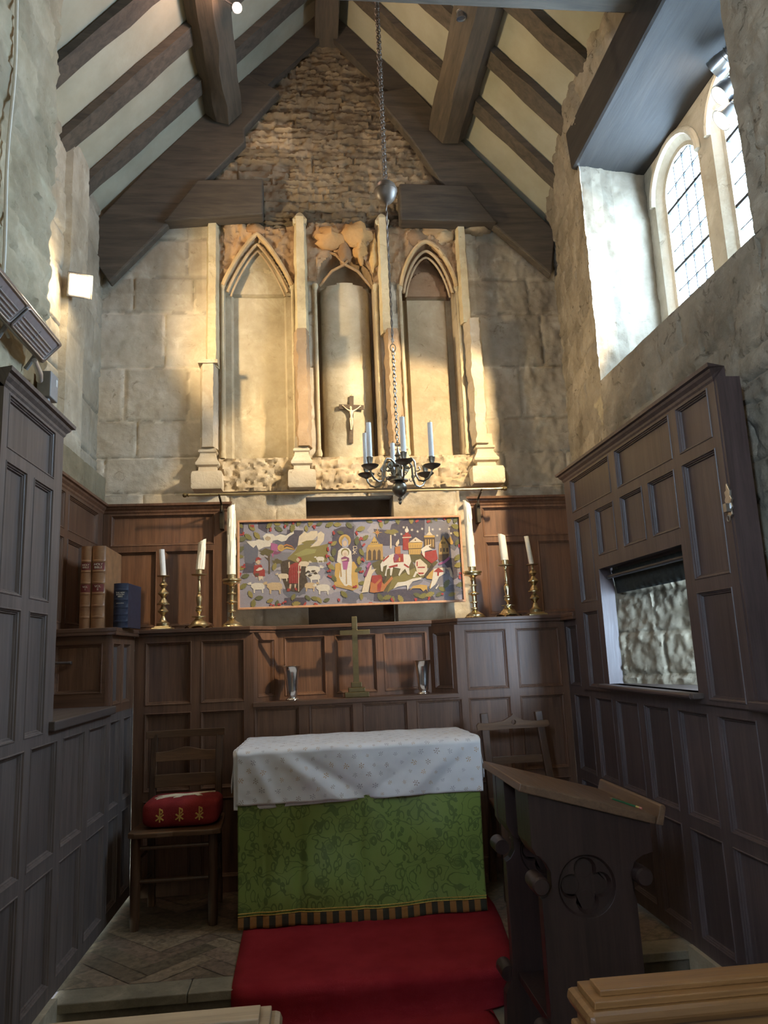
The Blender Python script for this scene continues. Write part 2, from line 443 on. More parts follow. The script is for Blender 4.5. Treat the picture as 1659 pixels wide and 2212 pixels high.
def east_depth(u, v):
    z = east_zone(u, v); n = fr((u * 7, v * 7, 1.3), 4) * .006; f = noise.noise(Vector((u * 40, v * 40, 3))) * .0022
    if z == 'gable':
        r1, r2, dv, du = G1.at(u + .03 * noise.noise(Vector((u * 3, v * 5, 0))), v + .02 * noise.noise(Vector((u * 4, v * 2, 7))))
        d = (r1 - .4) * .026 + fr((u * 14, v * 26, 2), 4) * .020
        if min(dv, du * 1.5) < .008: d -= .012 + .008 * noise.noise(Vector((u * 20, v * 20, 5)))
        return d
    if z == 'ashlar' or z == 'mid':
        r1, r2, dv, du = A1.at(u, v); d = (r1 - .5) * .010 + n + f
        if u > 1.25: d += fr((u * 6, v * 5, 9), 4) * .012
        if min(dv, du) < .008: d += -.008 + .006 * noise.noise(Vector((u * 30, v * 30, 5)))
        return d
    if z == 'head': return .012 + fr((u * 11, v * 11, 4), 5) * .028
    if z == 'block': return .035 + fr((u * 13, v * 16, 6), 5) * .026 - (.03 if abs((u + .6) % .6 - .0) < .02 else 0)
    if z == 'slot': return -.14
    ul, ur, za = NICHE[z]; e = min(u - ul, ur - u)
    if z == 1:
        t = (u - (ul + ur) / 2) / .2275
        if v < 3.745: return (-.095 if e > .045 else -.060) + n * .5 + f - (.004 if abs(v - 2.98) < .006 or abs(v - 3.2) < .006 and u > -.34 or abs(u + .30) < .005 and v < 3.0 else 0)
        if v < 3.757: return -.115
        return (-.085 if v < 3.77 + .17 * (1 - t * t) else -.062) + n * .4
    if z == 3:
        t = (u - (ul + ur) / 2) / .1925
        if v < 3.74: return (-.120 if e > .05 else -.155) + n * .5 + f - (.004 if abs(v - 2.98) < .006 or abs(v - 3.22) < .006 else 0)
        if v < 3.755: return -.150
        return (-.105 if (e > .045 and v < 3.765 + .19 * math.sqrt(max(0, 1 - (t / .78) ** 2))) else -.165) + n * .6
    t = (u - .29) / .172
    if abs(t) < 1 and v < 3.815 + .035 * math.sqrt(1 - t * t):
        d = -.175 + .10 * math.sqrt(1 - t * t)
        if min(abs(v - 3.48 - .012 * (1 - t * t)), abs(v - 3.20 - .012 * (1 - t * t)), abs(v - 2.94 - .012 * (1 - t * t))) < .006: d -= .004
        return d + n * .3
    return -.20 + (.05 * max(0, (v - 3.9) / .12))
def east_col(u, v):
    z = east_zone(u, v); k = .5 + .5 * noise.noise(Vector((u * 2.3, v * 2.3, 8))); k2 = .5 + .5 * noise.noise(Vector((u * 9, v * 9, 18)))
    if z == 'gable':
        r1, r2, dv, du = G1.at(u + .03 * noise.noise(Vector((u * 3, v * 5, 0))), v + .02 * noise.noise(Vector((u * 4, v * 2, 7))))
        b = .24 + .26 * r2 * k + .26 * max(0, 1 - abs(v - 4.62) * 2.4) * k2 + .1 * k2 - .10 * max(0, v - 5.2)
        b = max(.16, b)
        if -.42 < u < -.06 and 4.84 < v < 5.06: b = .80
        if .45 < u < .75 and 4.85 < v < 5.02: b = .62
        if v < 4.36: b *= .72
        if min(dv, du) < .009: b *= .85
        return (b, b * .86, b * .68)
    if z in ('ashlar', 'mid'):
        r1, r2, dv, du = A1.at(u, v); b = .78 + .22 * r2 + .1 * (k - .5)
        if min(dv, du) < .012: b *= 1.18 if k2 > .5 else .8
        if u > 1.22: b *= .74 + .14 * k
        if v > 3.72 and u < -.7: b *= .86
        if u < -.55: b *= 1.14; return (b, b * 1.0, b * .97)  # paler, whiter left side: limewash, plus window daylight put into the tint
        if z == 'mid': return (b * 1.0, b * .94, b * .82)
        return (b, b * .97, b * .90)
    if z == 'head':
        k3 = .5 + .5 * fr((u * 16, v * 16, 2), 4); b = .30 + .36 * k2 + .34 * k3
        if -.5 < u < -.36: b = .95
        return (b * 1.0, b * (.66 + .14 * k), b * (.40 + .20 * k))
    if z == 'block': b = .62 + .5 * k2; return (b, b * (.85 + .08 * k), b * (.66 + .1 * k))
    if z == 'slot': return (.22, .15, .105)
    if z == 1: b = .84 + .12 * k; return (b, b * .95, b * .80)
    if z == 3:
        b = .80 + .10 * k
        if v > 3.755: return (b * .72, b * .52, b * .38)
        return (b, b * .90, b * .72)
    t = abs(u - .29) / .172
    if t < 1 and v < 3.86: b = .95 + .08 * k; return (b, b * .98, b * .86)
    b = .45 + .25 * k; return (b, b * .80, b * .58)
us = lines(-1.48, 1.95, .0125, [x for k in NICHE.values() for x in k[:2]] + [-.02, .56])
vs = lines(1.30, 6.02, .0125, [NZ0, 2.315, 2.275])
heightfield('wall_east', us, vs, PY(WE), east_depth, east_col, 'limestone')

LC = Courses(-.2, 4.7, .20, .40, .26, .60, -5, 5.2, 21); LR = Courses(-.2, 4.7, .10, .24, .16, .5, -5, 5.2, 22)
def left_depth(u, v):
    r1, r2, dv, du = LC.at(u, v); d = (r1 - .5) * .012 + fr((u * 7, v * 7, 11), 4) * .006
    if min(dv, du) < .009: d -= .010
    if v < 2.22: return -.02
    if v < 2.43: return .058 + d * .5
    if 4.04 < u < 4.40: d = .035 + d * .4 if abs(u - 4.22) < .165 else d
    return d
def left_col(u, v):
    r1, r2, dv, du = LC.at(u, v); k = .5 + .5 * noise.noise(Vector((u * 3, v * 3, 4))); b = .70 + .22 * r2 + .1 * k
    if v < 2.43: return (b * .62, b * .56, b * .42)
    if u > 4.40: b *= .80
    return (b, b * .96, b * .86)
struct(heightfield('wall_left_far', lines(3.10, 4.95, .0125, [4.04, 4.40]), lines(-.14, 2.15, .3)[:-1] + lines(2.16, 4.45, .0125, [2.22, 2.43]), PX(1, LW), left_depth, left_col, 'ashlar'))
def near_depth(u, v):
    r1, r2, dv, du = LR.at(u, v + .03 * noise.noise(Vector((u * 3, v * 2, 1)))); d = (r1 - .5) * .018 + fr((u * 8, v * 10, 31), 4) * .014
    if min(dv, du) < .008: d -= .006
    return d
def near_col(u, v):
    r1, r2, dv, du = LR.at(u, v + .03 * noise.noise(Vector((u * 3, v * 2, 1)))); k = .5 + .5 * noise.noise(Vector((u * 3, v * 3, 14))); b = .66 + .24 * r2 + .16 * k
    if v > 3.3: b *= .86
    if 2.9 < u < 3.12 and v < 2.62: return (b * .78, b * .60, b * .38)
    return (b, b * .93, b * .76)
heightfield('wall_left', [-4, -3, -1.38, -.62, .8] + lines(1.6, 3.12, .016), lines(-.14, 4.75, .03 / 2), PX(1, LN), near_depth, near_col, 'ashlar',
            skip=lambda u, v: -1.38 < u < -.62 and 2.1 < v < 3.1)  # unseen opening behind the viewer, added to let in fill daylight
m = MB(); m.box((-1.62, 3.05, -.14), (-1.115, 3.118, 4.75)); m.tint = (.8, .74, .6); m.col = [(.8, .74, .6)] * len(m.f)
struct(m.build('wall_left_return', 'ashlar', color=True))

WO = (2.36, 3.85, 2.70, 4.05)             # window opening in the right wall: y0 y1 z0 z1
HO = (2.85, 3.81, 1.00, 1.68)             # hatch recess
RC = Courses(-.2, 4.9, .09, .22, .14, .48, -5, 5.2, 33); RB = Courses(-.2, 4.9, .24, .40, .3, .6, -5, 5.2, 34)
def right_x(u, v):
    x = 1.65 + (.16 * (u - 3.85) / .99 if u > 3.85 else 0)
    if v > 4.05: x -= .06 * min(1, (v - 4.05) / .35)
    return x
def right_depth(u, v):
    q = .03 * noise.noise(Vector((u * 3, v * 2, 41))); r1, r2, dv, du = RC.at(u, v + q)
    rough = .55 if (2.36 < u and v < 2.75 and v > 2.2) else 1.0
    d = (r1 - .5) * .020 * rough + fr((u * 8, v * 9, 42), 5) * .017 * rough
    if u > 3.9: d = fr((u * 8, v * 8, 43), 5) * .012
    if min(dv, du) < .009: d -= .010 * rough
    e = min(abs(u - 3.85), abs(u - 2.36)) if v > 2.7 else 9; e = min(e, abs(v - 2.70) if 2.36 < u < 3.85 else 9)
    return d * min(1, .2 + e * 9)
def right_col(u, v):
    q = .03 * noise.noise(Vector((u * 3, v * 2, 41))); r1, r2, dv, du = RC.at(u, v + q); k = .5 + .5 * noise.noise(Vector((u * 3, v * 3, 44)))
    b = .60 + .26 * r2 + .18 * k
    if v > 4.05: b *= .82
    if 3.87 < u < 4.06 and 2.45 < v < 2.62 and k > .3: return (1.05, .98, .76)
    return (b, b * .95, b * .84)
PR = lambda u, v, d: Vector((right_x(u, v) - d, u, v))
heightfield('wall_right', [-4, -3, -1.73, -.77, .6] + lines(1.2, 4.97, .014, [WO[0], WO[1], HO[0], HO[1]]), lines(-.14, 4.62, .014, [WO[2], WO[3], HO[2], HO[3]]), PR, right_depth, right_col, 'rubble',
            skip=lambda u, v: (WO[0] < u < WO[1] and WO[2] < v < WO[3]) or (HO[0] < u < HO[1] and HO[2] < v < HO[3]))
# splayed reveals of the window
def quadfield(name, a, b, c, d, n, m_, amp, mat, tint):
    """bilinear patch a-b-c-d with rough relief along its normal"""
    a, b, c, d = map(Vector, (a, b, c, d)); nn = (b - a).cross(d - a).normalized(); mb = MB(); rows = []
    for i in range(n + 1):
        r = []
        for j in range(m_ + 1):
            s, t = i / n, j / m_; p = a * (1 - s) * (1 - t) + b * s * (1 - t) + c * s * t + d * (1 - s) * t
            r.append(p + nn * fr(p * 7, 4) * amp)
        rows.append(r)
    mb.grid(rows); mb.col = [tuple(tint[q] * (.9 + .2 * rnd(k // (m_ * 6))) for q in range(3)) for k in range(len(mb.f))]
    return mb.build(name, mat, smooth=True, color=True)
struct(quadfield('trim_9', (1.655, 3.853, 2.66), (2.10, 3.93, 2.86), (2.10, 3.93, 4.10), (1.655, 3.853, 4.10), 40, 90, .012, 'limestone', (.42, .40, .37)))  # tint darker than the stone, to dim the daylight on this reveal
struct(quadfield('trim_10', (1.665, 2.355, 2.66), (2.10, 2.70, 2.86), (2.10, 2.70, 4.10), (1.665, 2.355, 4.10), 20, 60, .012, 'limestone', (.8, .76, .68)))
struct(quadfield('trim_11', (1.665, 2.34, 2.690), (2.12, 2.60, 2.93), (2.12, 4.00, 2.93), (1.665, 3.87, 2.690), 16, 50, .008, 'limestone', (.9, .86, .78)))

# window 1: stone frame with two round-headed lights, leaded glass
WX = 2.09
def light_outline(y0, y1, z0, zs, n=16, grow=0):
    y0 -= grow; y1 += grow; z0 -= grow; c = (y0 + y1) / 2; r = (y1 - y0) / 2
    p = [(y0, z0), (y1, z0)]
    for k in range(n + 1):
        a = PI * k / n; p.append((c + r * math.cos(a), zs + r * .95 * math.sin(a)))
    return p
LIGHTS = [(3.40, 3.78, 2.98, 3.78), (2.77, 3.15, 2.98, 3.78)]
wroot = bpy.data.objects.new('window_1', None); COL.objects.link(wroot); wroot.location = (WX, 3.3, 2.9); struct(wroot)
m = MB(); PW = lambda u, v, d: Vector((WX + d, u, v))
outer = [(2.55, 2.80), (4.05, 2.80), (4.05, 4.28), (2.55, 4.28)]
big = [light_outline(*l, grow=.060) for l in LIGHTS]
tri = tessellate_polygon([[Vector((*q, 0)) for q in lp] for lp in [outer] + big]); flat = [q for lp in [outer] + big for q in lp]
m.add([PW(*q, 0) for q in flat], [tuple(t) for t in tri])
for l, bo in zip(LIGHTS, big):
    mid = light_outline(*l, grow=.022); inn = light_outline(*l)
    for A, B, da, db in ((bo, mid, 0, .030), (mid, inn, .030, .036), (inn, inn, .036, .064)):
        n = len(A)
        for i in range(n): m.face([PW(*A[i], da), PW(*A[(i + 1) % n], da), PW(*B[(i + 1) % n], db), PW(*B[i], db)])
for l in LIGHTS:      # raised arched label over each light
    pts = [PW(*q, -.008) for q in light_outline(*l, grow=.075)[2:]]; m.tube(pts, .020, 8)
m.col = [(1.0, .98, .93)] * len(m.f)
struct(m.build('window_frame', 'limestone', wroot, color=True))
for l in LIGHTS:
    y0, y1, z0, zs = l; g = MB(); o = light_outline(*l); g.face([PW(*q, .060) for q in o]); struct(g.build('window_glass', 'window_glass', wroot))
    c = (y0 + y1) / 2; r = (y1 - y0) / 2; g = MB()
    for k in range(1, 4):
        y = y0 + (y1 - y0) * k / 4; t = zs + r * .95 * math.sqrt(max(0, 1 - ((y - c) / r) ** 2)); g.box((WX + .052, y - .0035, z0), (WX + .063, y + .0035, t))
    z = z0 + .11; k = 0
    while z < zs + r * .9:
        hw = r if z < zs else r * math.sqrt(max(0, 1 - ((z - zs) / (r * .95)) ** 2)); th = .009 if k % 3 == 2 else .0035
        g.box((WX + .049 - (.010 if k % 3 == 2 else 0), c - hw, z - th), (WX + .064, c + hw, z + th)); z += .122; k += 1
    struct(g.build('window_leading', 'lead', wroot))
# hatch recess behind the right-hand panelling: rubble back, open to the light at its near end
A2 = Courses(.9, 1.9, .16, .26, .2, .45, -.2, 1.6, 51)
HB0, HB1 = Vector((1.575, 3.815, 0)), Vector((2.04, 2.62, 0)); HD = (HB1 - HB0); HLn = HD.length; HDn = HD.normalized(); HN = Vector((-HDn.y, HDn.x, 0)) * -1
PH = lambda u, v, d: HB0 + HDn * u + Vector((0, 0, v)) - (HN if HN.x > 0 else -HN) * d
def hd(u, v):
    r1, r2, dv, du = A2.at(u, v); d = (r1 - .5) * .024 + fr((u * 12, v * 12, 61), 5) * .011 + (.016 if u > .55 and v < 1.36 else .004) * fr((u * 20 + v * 14, v * 26 - u * 8, 3), 4)
    if min(dv, du) < .010: d -= .010
    return d
def hc(u, v):
    r1, r2, dv, du = A2.at(u, v); k = .5 + .5 * noise.noise(Vector((u * 5, v * 5, 64))); b = .50 + .34 * r2 * k + .30 * k * (.5 + .5 * noise.noise(Vector((u * 18, v * 24, 6))))
    return (b, b * .97, b * .88)
heightfield('wall_hatch', lines(0, HLn, .012), lines(.95, 1.78, .012), PH, hd, hc, 'ashlar')
m = MB(); m.tint = (.6, .58, .5); m.box((1.66, 2.52, .95), (1.74, 2.60, 1.70)); struct(m.build('hatch_light_block', 'ashlar', color=True))  # unseen block added to narrow the daylight entering the hatch
m = MB(); m.box((1.555, 3.776, 1.04), (1.58, 3.80, 1.64)); struct(m.build('trim_16', 'oak_dark'))
m = MB(); m.box((1.60, 2.60, 1.60), (2.25, 3.95, 1.66)); struct(m.build('trim_12', 'oak_dark_rail'))
m = MB(); m.box((1.46, 2.84, 1.020), (2.15, 3.83, 1.042)); struct(m.build('trim_13', 'oak_grey_rail', bevel=.004))

# ceiling: plaster between the rafters
def ceil(side, name):
    X0 = -1.46 if side < 0 else 1.86; rows = []
    for j in range(0, 61):
        y = -4 + 8.9 * j / 60; r = []
        for i in range(0, 31):
            x = RA + (X0 - RA) * i / 30; w = .010 * noise.noise(Vector((x * 2.2, y * 2.2, 5)))
            r.append((x, y, roofz(x) + .034 + w * .6))
        rows.append(r)
    m = MB(); m.grid(rows); struct(m.build(name, 'plaster', smooth=True))
ceil(-1, 'ceiling_left'); ceil(1, 'ceiling_right')
# floors
def herringbone():
    W_, L_ = .088, .352; m = MB(); c = math.cos(PI / 4)
    for i in range(-60, 60):
        for j in range(-14, 14):
            ox, oy = i * W_ + j * L_, i * W_ - j * L_
            for (x0, y0, x1, y1) in ((0, 0, L_, W_), (0, W_, W_, W_ + L_)):
                g = .0012; q = [(ox + x0 + g, oy + y0 + g), (ox + x1 - g, oy + y0 + g), (ox + x1 - g, oy + y1 - g), (ox + x0 + g, oy + y1 - g)]
                w = [((a - b) * c + .3, (a + b) * c + 3.9) for a, b in q]
                if max(p[0] for p in w) < -1.1 or min(p[0] for p in w) > 1.62 or max(p[1] for p in w) < 3.35 or min(p[1] for p in w) > 4.6: continue
                b = .65 + .7 * rnd(i, j, x1); m.tint = (b, b * (.94 + .1 * rnd(j, i)), b * .95); h = .0015 * rnd(i + j, x0)
                m.face([(p[0], p[1], -.002 + h) for p in w])
    return m
m = herringbone(); o = m.build('floor_chancel', 'parquet', color=True, merge=False)
bm = bmesh.new(); bm.from_mesh(o.data)
for co, no in (((-1.03, 0, 0), (-1, 0, 0)), ((1.55, 0, 0), (1, 0, 0)), ((0, 3.335, 0), (0, -1, 0)), ((0, 4.5, 0), (0, 1, 0))):
    bmesh.ops.bisect_plane(bm, geom=bm.verts[:] + bm.edges[:] + bm.faces[:], plane_co=co, plane_no=no, clear_outer=True)
bm.to_mesh(o.data); bm.free(); struct(o)
m = MB(); m.box((-1.10, 3.335, -.14), (1.62, 4.9, -.006)); struct(m.build('floor_base', 'oak_dark'))
m = MB(); m.tint = (.6, .55, .45); m.box((-1.75, 5.10, -.2), (2.2, 5.2, 6.1)); struct(m.build('wall_east_core', 'ashlar', color=True))
m = MB(); m.tint = (.6, .55, .45); m.box((-1.6, 4.66, -.2), (2.1, 4.95, 1.36)); struct(m.build('wall_east_base', 'ashlar', color=True))
m = MB(); m.tint = (.6, .55, .45); m.box((-1.75, 3.0, -.2), (-1.62, 5.1, 4.6)); struct(m.build('wall_left_core', 'ashlar', color=True))
m = MB()
for k in range(5): m.tint = (1, .96, .88); m.box((-1.02 + k * .515, 3.20, -.035), (-1.02 + k * .515 + .512, 3.333, 0))
m.tint = (.55, .5, .45); m.box((-1.02, 3.215, -.15), (1.56, 3.33, -.036)); struct(m.build('trim_8', 'step_stone', color=True, bevel=.004))
m = MB(); m.tint = (.9, .85, .75); m.box((-1.7, -4, -.2), (2.2, 3.25, NAVE)); struct(m.build('floor', 'step_stone', color=True))
m = MB(); m.tint = (.85, .8, .7); m.box((-1.8, -4.1, -.2), (2.3, -4, 6)); struct(m.build('wall_west', 'ashlar', color=True))

# ------------------------------------------------------------------ carved shafts, bases and arch mouldings of the reredos niches
def base_profile(z0, z1, hw): # plinth, two rolls and neck
    H = z1 - z0
    return [(hw * .93, z0 - .012), (hw, z0), (hw, z0 + .30 * H), (hw * .93, z0 + .36 * H), (hw * .60, z0 + .40 * H), (hw * .58, z0 + .48 * H), (hw * .76, z0 + .52 * H), (hw * .78, z0 + .57 * H), (hw * .70, z0 + .61 * H), (hw * .52, z0 + .74 * H), (hw * .50, z0 + .80 * H), (hw * .60, z0 + .83 * H), (hw * .60, z0 + .87 * H), (hw * .50, z0 + .90 * H), (hw * .48, z1 + .05)]
def rough_shaft(m, x0, x1, z0, z1, d, amp, seed, taper=0, tint=(1, .95, .84)):
    n = 40; rows = []
    for i in range(n + 1):
        z = z0 + (z1 - z0) * i / n; t = i / n; w = (x1 - x0) / 2 * (1 - taper * t); c = (x0 + x1) / 2; r = []
        for k, (a, b) in enumerate(((-1, .06), (-1, -.35), (-.62, -1), (.62, -1), (1, -.35), (1, .06))):
            q = Vector((c + a * w, WE + b * d, z)); j = fr(q * 12 + Vector((seed, 0, 0)), 4) * amp; r.append((q.x + j, q.y + j * .8, z))
        rows.append(r)
    m.tint = tint; m.grid(rows); m.face(rows[-1]); m.face(rows[0][::-1])
for k, (c, hw, lo, up, rough) in enumerate((
        (-.645, .098, (-.70, -.585, 3.18), (-.665, -.575, 4.25), .003),
        (-.040, .090, (-.075, .028, 3.42), (-.066, .030, 4.27), .010),
        (.608, .098, (.545, .650, 3.42), (.520, .605, 4.27), .010),
        (1.188, .108, (1.110, 1.225, 3.50), (1.085, 1.165, 4.22), .012))):
    m = MB(); m.tint = (1.05, 1.0, .9)
    m.square(base_profile(2.33, 2.62, hw), (c, WE - .035, 0), 1, .95)
    rough_shaft(m, lo[0], lo[1], 2.60, lo[2], .105, rough, k, 0, (.98, .93, .85) if k in (0, 3) else (.68, .53, .40))
    rough_shaft(m, up[0], up[1], lo[2] - .02, up[2], .075, .004, k + 9, .12, (1.1, 1.02, .78))
    if k == 0: m.tint = (1.05, 1, .9); m.box((-.706, WE - .115, 3.17), (-.578, WE, 3.195))
    if k in (1, 2): m.tint = (1.05, .98, .75); m.square([(.042, 4.22), (.05, 4.25), (.02, 4.31), (.005, 4.33)], ((up[0] + up[1]) / 2, WE - .02, 0))
    struct(m.build('trim_%d' % (k + 1), 'limestone', smooth=True, color=True, ang=.7))
m = MB()
for k, (ul, ur, za) in NICHE.items():      # roll shafts up both sides of each niche and the mouldings of its arch
    for x in (ul - .012, ur + .012):
        m.tint = (1.0, .94, .76); m.tube([(x, WE - .012, NZ0 + .02), (x, WE - .012, NZS)], .012, 8); m.lathe([(.017, 0), (.022, .02), (.014, .05)], (x, WE - .012, NZ0), 10); m.lathe([(.013, 0), (.021, .02), (.021, .045)], (x, WE - .012, NZS - .02), 10)
        m.tint = (.96, .88, .70); m.box((x - .022 if x < (ul + ur) / 2 else x + .008, WE - .004, NZ0), (x - .008 if x < (ul + ur) / 2 else x + .022, WE + .05, NZS))
    if k != 2:
        for off, rr, dy, tn in ((.010, .016, -.022, (1.0, .80, .52)), (-.022, .011, .012, (.92, .76, .55)), (-.045, .008, .030, (.86, .72, .54))):
            pts = []
            for i in range(33):
                u = ul + (ur - ul) * i / 32; c = (ul + ur) / 2; uu = c + (u - c) * (1 + off * 4); z = NZS + (niche_top(k, u) - NZS) * (1 + off * 2.2) + off
                pts.append((uu, WE + dy, z))
            m.tint = tn; m.tube(pts, rr, 8)
struct(m.build('trim_5', 'limestone', smooth=True, color=True))
m = MB()                                  # broken canopy above the middle niche: hanging lumps of weathered stone and the ribs of its little vault
def lump(x, z, rx, rz, d, seed, tint):
    rows = []
    for i in range(13):
        t = PI * i / 12; r = []
        for k in range(16):
            a = 2 * PI * k / 16; q = Vector((math.sin(t) * math.cos(a), -math.cos(t) if False else math.sin(t) * math.sin(a), math.cos(t))); j = 1 + .35 * fr(q * 1.6 + Vector((seed, 0, 0)), 4)
            r.append((x + q.x * rx * j, WE - .0 - max(-.03, q.y * d * j) * -1 - .01 if False else WE + q.y * d * j, z + q.z * rz * j))
        rows.append(r)
    m.tint = tint; m.grid(rows, True)
for a in ((.20, 4.13, .13, .085, .10, 1, (.86, .56, .30)), (.37, 4.15, .12, .10, .11, 2, (.92, .60, .30)), (.29, 4.06, .055, .12, .06, 3, (.50, .34, .22)), (.40, 4.04, .05, .08, .08, 4, (.90, .58, .28)), (.12, 4.17, .05, .06, .05, 5, (.75, .52, .34)),
          (.50, 4.02, .035, .15, .05, 6, (1.0, .76, .42)), (.95, 4.20, .10, .05, .04, 7, (.80, .56, .34)), (.80, 4.16, .08, .06, .04, 8, (.52, .36, .24)), (1.02, 4.16, .07, .06, .05, 9, (.85, .68, .46)), (1.24, 4.22, .12, .05, .08, 10, (.75, .66, .52)), (-.33, 4.20, .07, .05, .04, 11, (.72, .46, .28))): lump(*a)
for x0, z0, x1, z1 in ((.11, 3.79, .29, 3.93), (.47, 3.79, .29, 3.93), (.16, 4.05, .29, 3.93), (.42, 4.05, .29, 3.93)):
    m.tint = (.62, .44, .28); m.tube([(x0, WE + .02, z0), ((x0 + x1) / 2, WE - .01, (z0 + z1) / 2 + .03), (x1, WE - .03, z1)], .010, 8)
struct(m.build('trim_6', 'limestone', smooth=True, color=True, ang=1.2))
# ------------------------------------------------------------------ roof timbers, each a thing of its own
NRM = {-1: Vector((RS, 0, -1)).normalized(), 1: Vector((-RS, 0, -1)).normalized()}     # into the room
def rafter(side, y0, y1, xa, xe, h, name, label, group, seed):
    n = NRM[side]; rows = []
    for i in range(15):
        x = xa + (xe - xa) * i / 14; p = Vector((x, 0, roofz(x))); j = [.010 * fr((x * 5, seed * 3.1 + q, 2), 3) for q in range(4)]
        rows.append([(p.x - n.x * .015, y0 + j[0], p.z - n.z * .015), (p.x + n.x * (h + j[1]), y0 + .008 + j[0], p.z + n.z * (h + j[1])), (p.x + n.x * (h + j[2]), y1 - .008 + j[3], p.z + n.z * (h + j[2])), (p.x - n.x * .015, y1 + j[3], p.z - n.z * .015)])
    m = MB(); m.grid(rows, True); m.face(rows[0]); m.face(rows[-1][::-1])
    o = m.build(name, 'timber_x', smooth=True, ang=.5); return tag(o, label, 'beam', group)
ys = [(4.365, 4.500), (3.935, 4.085), (3.505, 3.650), (3.07, 3.21)]
word = ['nearest the gable wall', 'second from the gable wall', 'third from the gable wall', 'fourth from the gable wall']
for k, (a, b) in enumerate(ys):
    rafter(-1, a, b, RA - .03, -1.56, .024, 'rafter', 'dark oak common rafter on the left plaster slope, ' + word[k], 'common rafters of the roof', k)
    rafter(1, a - .05, b - .055, RA + .03, 1.90, .024, 'rafter', 'dark oak common rafter on the right plaster slope, ' + word[k], 'common rafters of the roof', k + 10)
rafter(-1, 4.74, 4.812, RA - .03, -.40, .13, 'rafter', 'upper left rafter set against the rubble gable, from the ridge to the purlin', 'rafters against the gable', 30)
rafter(1, 4.74, 4.812, RA + .03, .84, .13, 'rafter', 'upper right rafter set against the rubble gable, from the ridge to the purlin', 'rafters against the gable', 31)
def gable_timber(name, pix, label, y0=4.735, group=None, mat='timber_x', bev=.012):
    poly = [at_y(p[0], p[1], y0) for p in pix]; poly = [(p.x, p.z) for p in poly]; m = MB(); m.prism(poly, lambda u, v, d: Vector((u, d, v)), y0, 4.812)
    return tag(m.build(name, mat, bevel=bev), label, 'beam', group)
gable_timber('principal_rafter', [(535, 158), (604, 196), (528, 278), (530, 304), (443, 390), (370, 475), (236, 610), (196, 550), (205, 478), (330, 350), (470, 215)], 'thick lower left gable rafter, running down to the lamp beside the left wall')
gable_timber('principal_rafter', [(890, 185), (806, 200), (885, 295), (950, 390), (1060, 480), (1192, 594), (1200, 498), (1000, 305)], 'thick lower right gable rafter, running down to the window wall')
gable_timber('tie_beam_stub', [(425, 388), (568, 386), (568, 462), (352, 477)], 'sawn dark tie beam end left of the hanging ball on the gable', 4.70)
gable_timber('tie_beam_stub', [(862, 396), (1010, 400), (1075, 480), (865, 474)], 'sawn dark tie beam end right of the hanging ball on the gable', 4.70)
def purlin(side, x0, x1, depth, label, seed):
    n = NRM[side]; a = Vector((x0, 0, roofz(x0))); b = Vector((x1, 0, roofz(x1))); rows = []
    for i in range(19):
        y = 1.6 + (4.71 - 1.6) * i / 18; tp = 1 - .10 * (i / 18); c = (a + b) / 2; r = []
        for k, (s, t) in enumerate(((-1, -.04), (-1, .55), (-.62, 1), (.45, 1), (1, .5), (1, -.04))):
            p = c + (b - a) / 2 * s * tp + n * depth * t * tp; j = .016 * fr((y * 2.3, k * 1.7, seed), 3); r.append((p.x + j, y, p.z + j))
        rows.append(r)
    m = MB(); m.grid(rows, True); m.face(rows[0][::-1]); m.face(rows[-1])
    return tag(m.build('purlin', 'timber_y', smooth=True, ang=.5), label, 'beam', 'purlins')
purlin(-1, -.66, -.47, .19, 'heavy waney purlin crossing the left roof slope, below the pink spotlight', 1)
purlin(1, 1.00, 1.20, .19, 'heavy waney purlin crossing the right roof slope, beside the window side', 2)
m = MB(); m.box((.125, 1.6, 5.70), (.295, 4.84, 5.94)); tag(m.build('ridge_beam', 'timber_y', bevel=.01), 'dark ridge beam at the very top of the roof', 'beam')
m = MB(); m.box((-1.24, 2.70, 4.235), (1.655, 2.97, 4.385)); tag(m.build('tie_beam', 'timber_x', bevel=.015), 'long level tie beam crossing the top right of the roof, nearest the viewer', 'beam')
m = MB(); m.hexa([(1.615, 2.22, 4.05), (2.10, 2.62, 4.05), (2.10, 3.98, 4.05), (1.615, 3.90, 4.05), (1.60, 2.22, 4.30), (2.10, 2.62, 4.30), (2.10, 3.98, 4.30), (1.60, 3.90, 4.30)])
tag(m.build('window_lintel', 'timber_dark', bevel=.02), 'wide dark timber lintel over the window recess', 'beam')
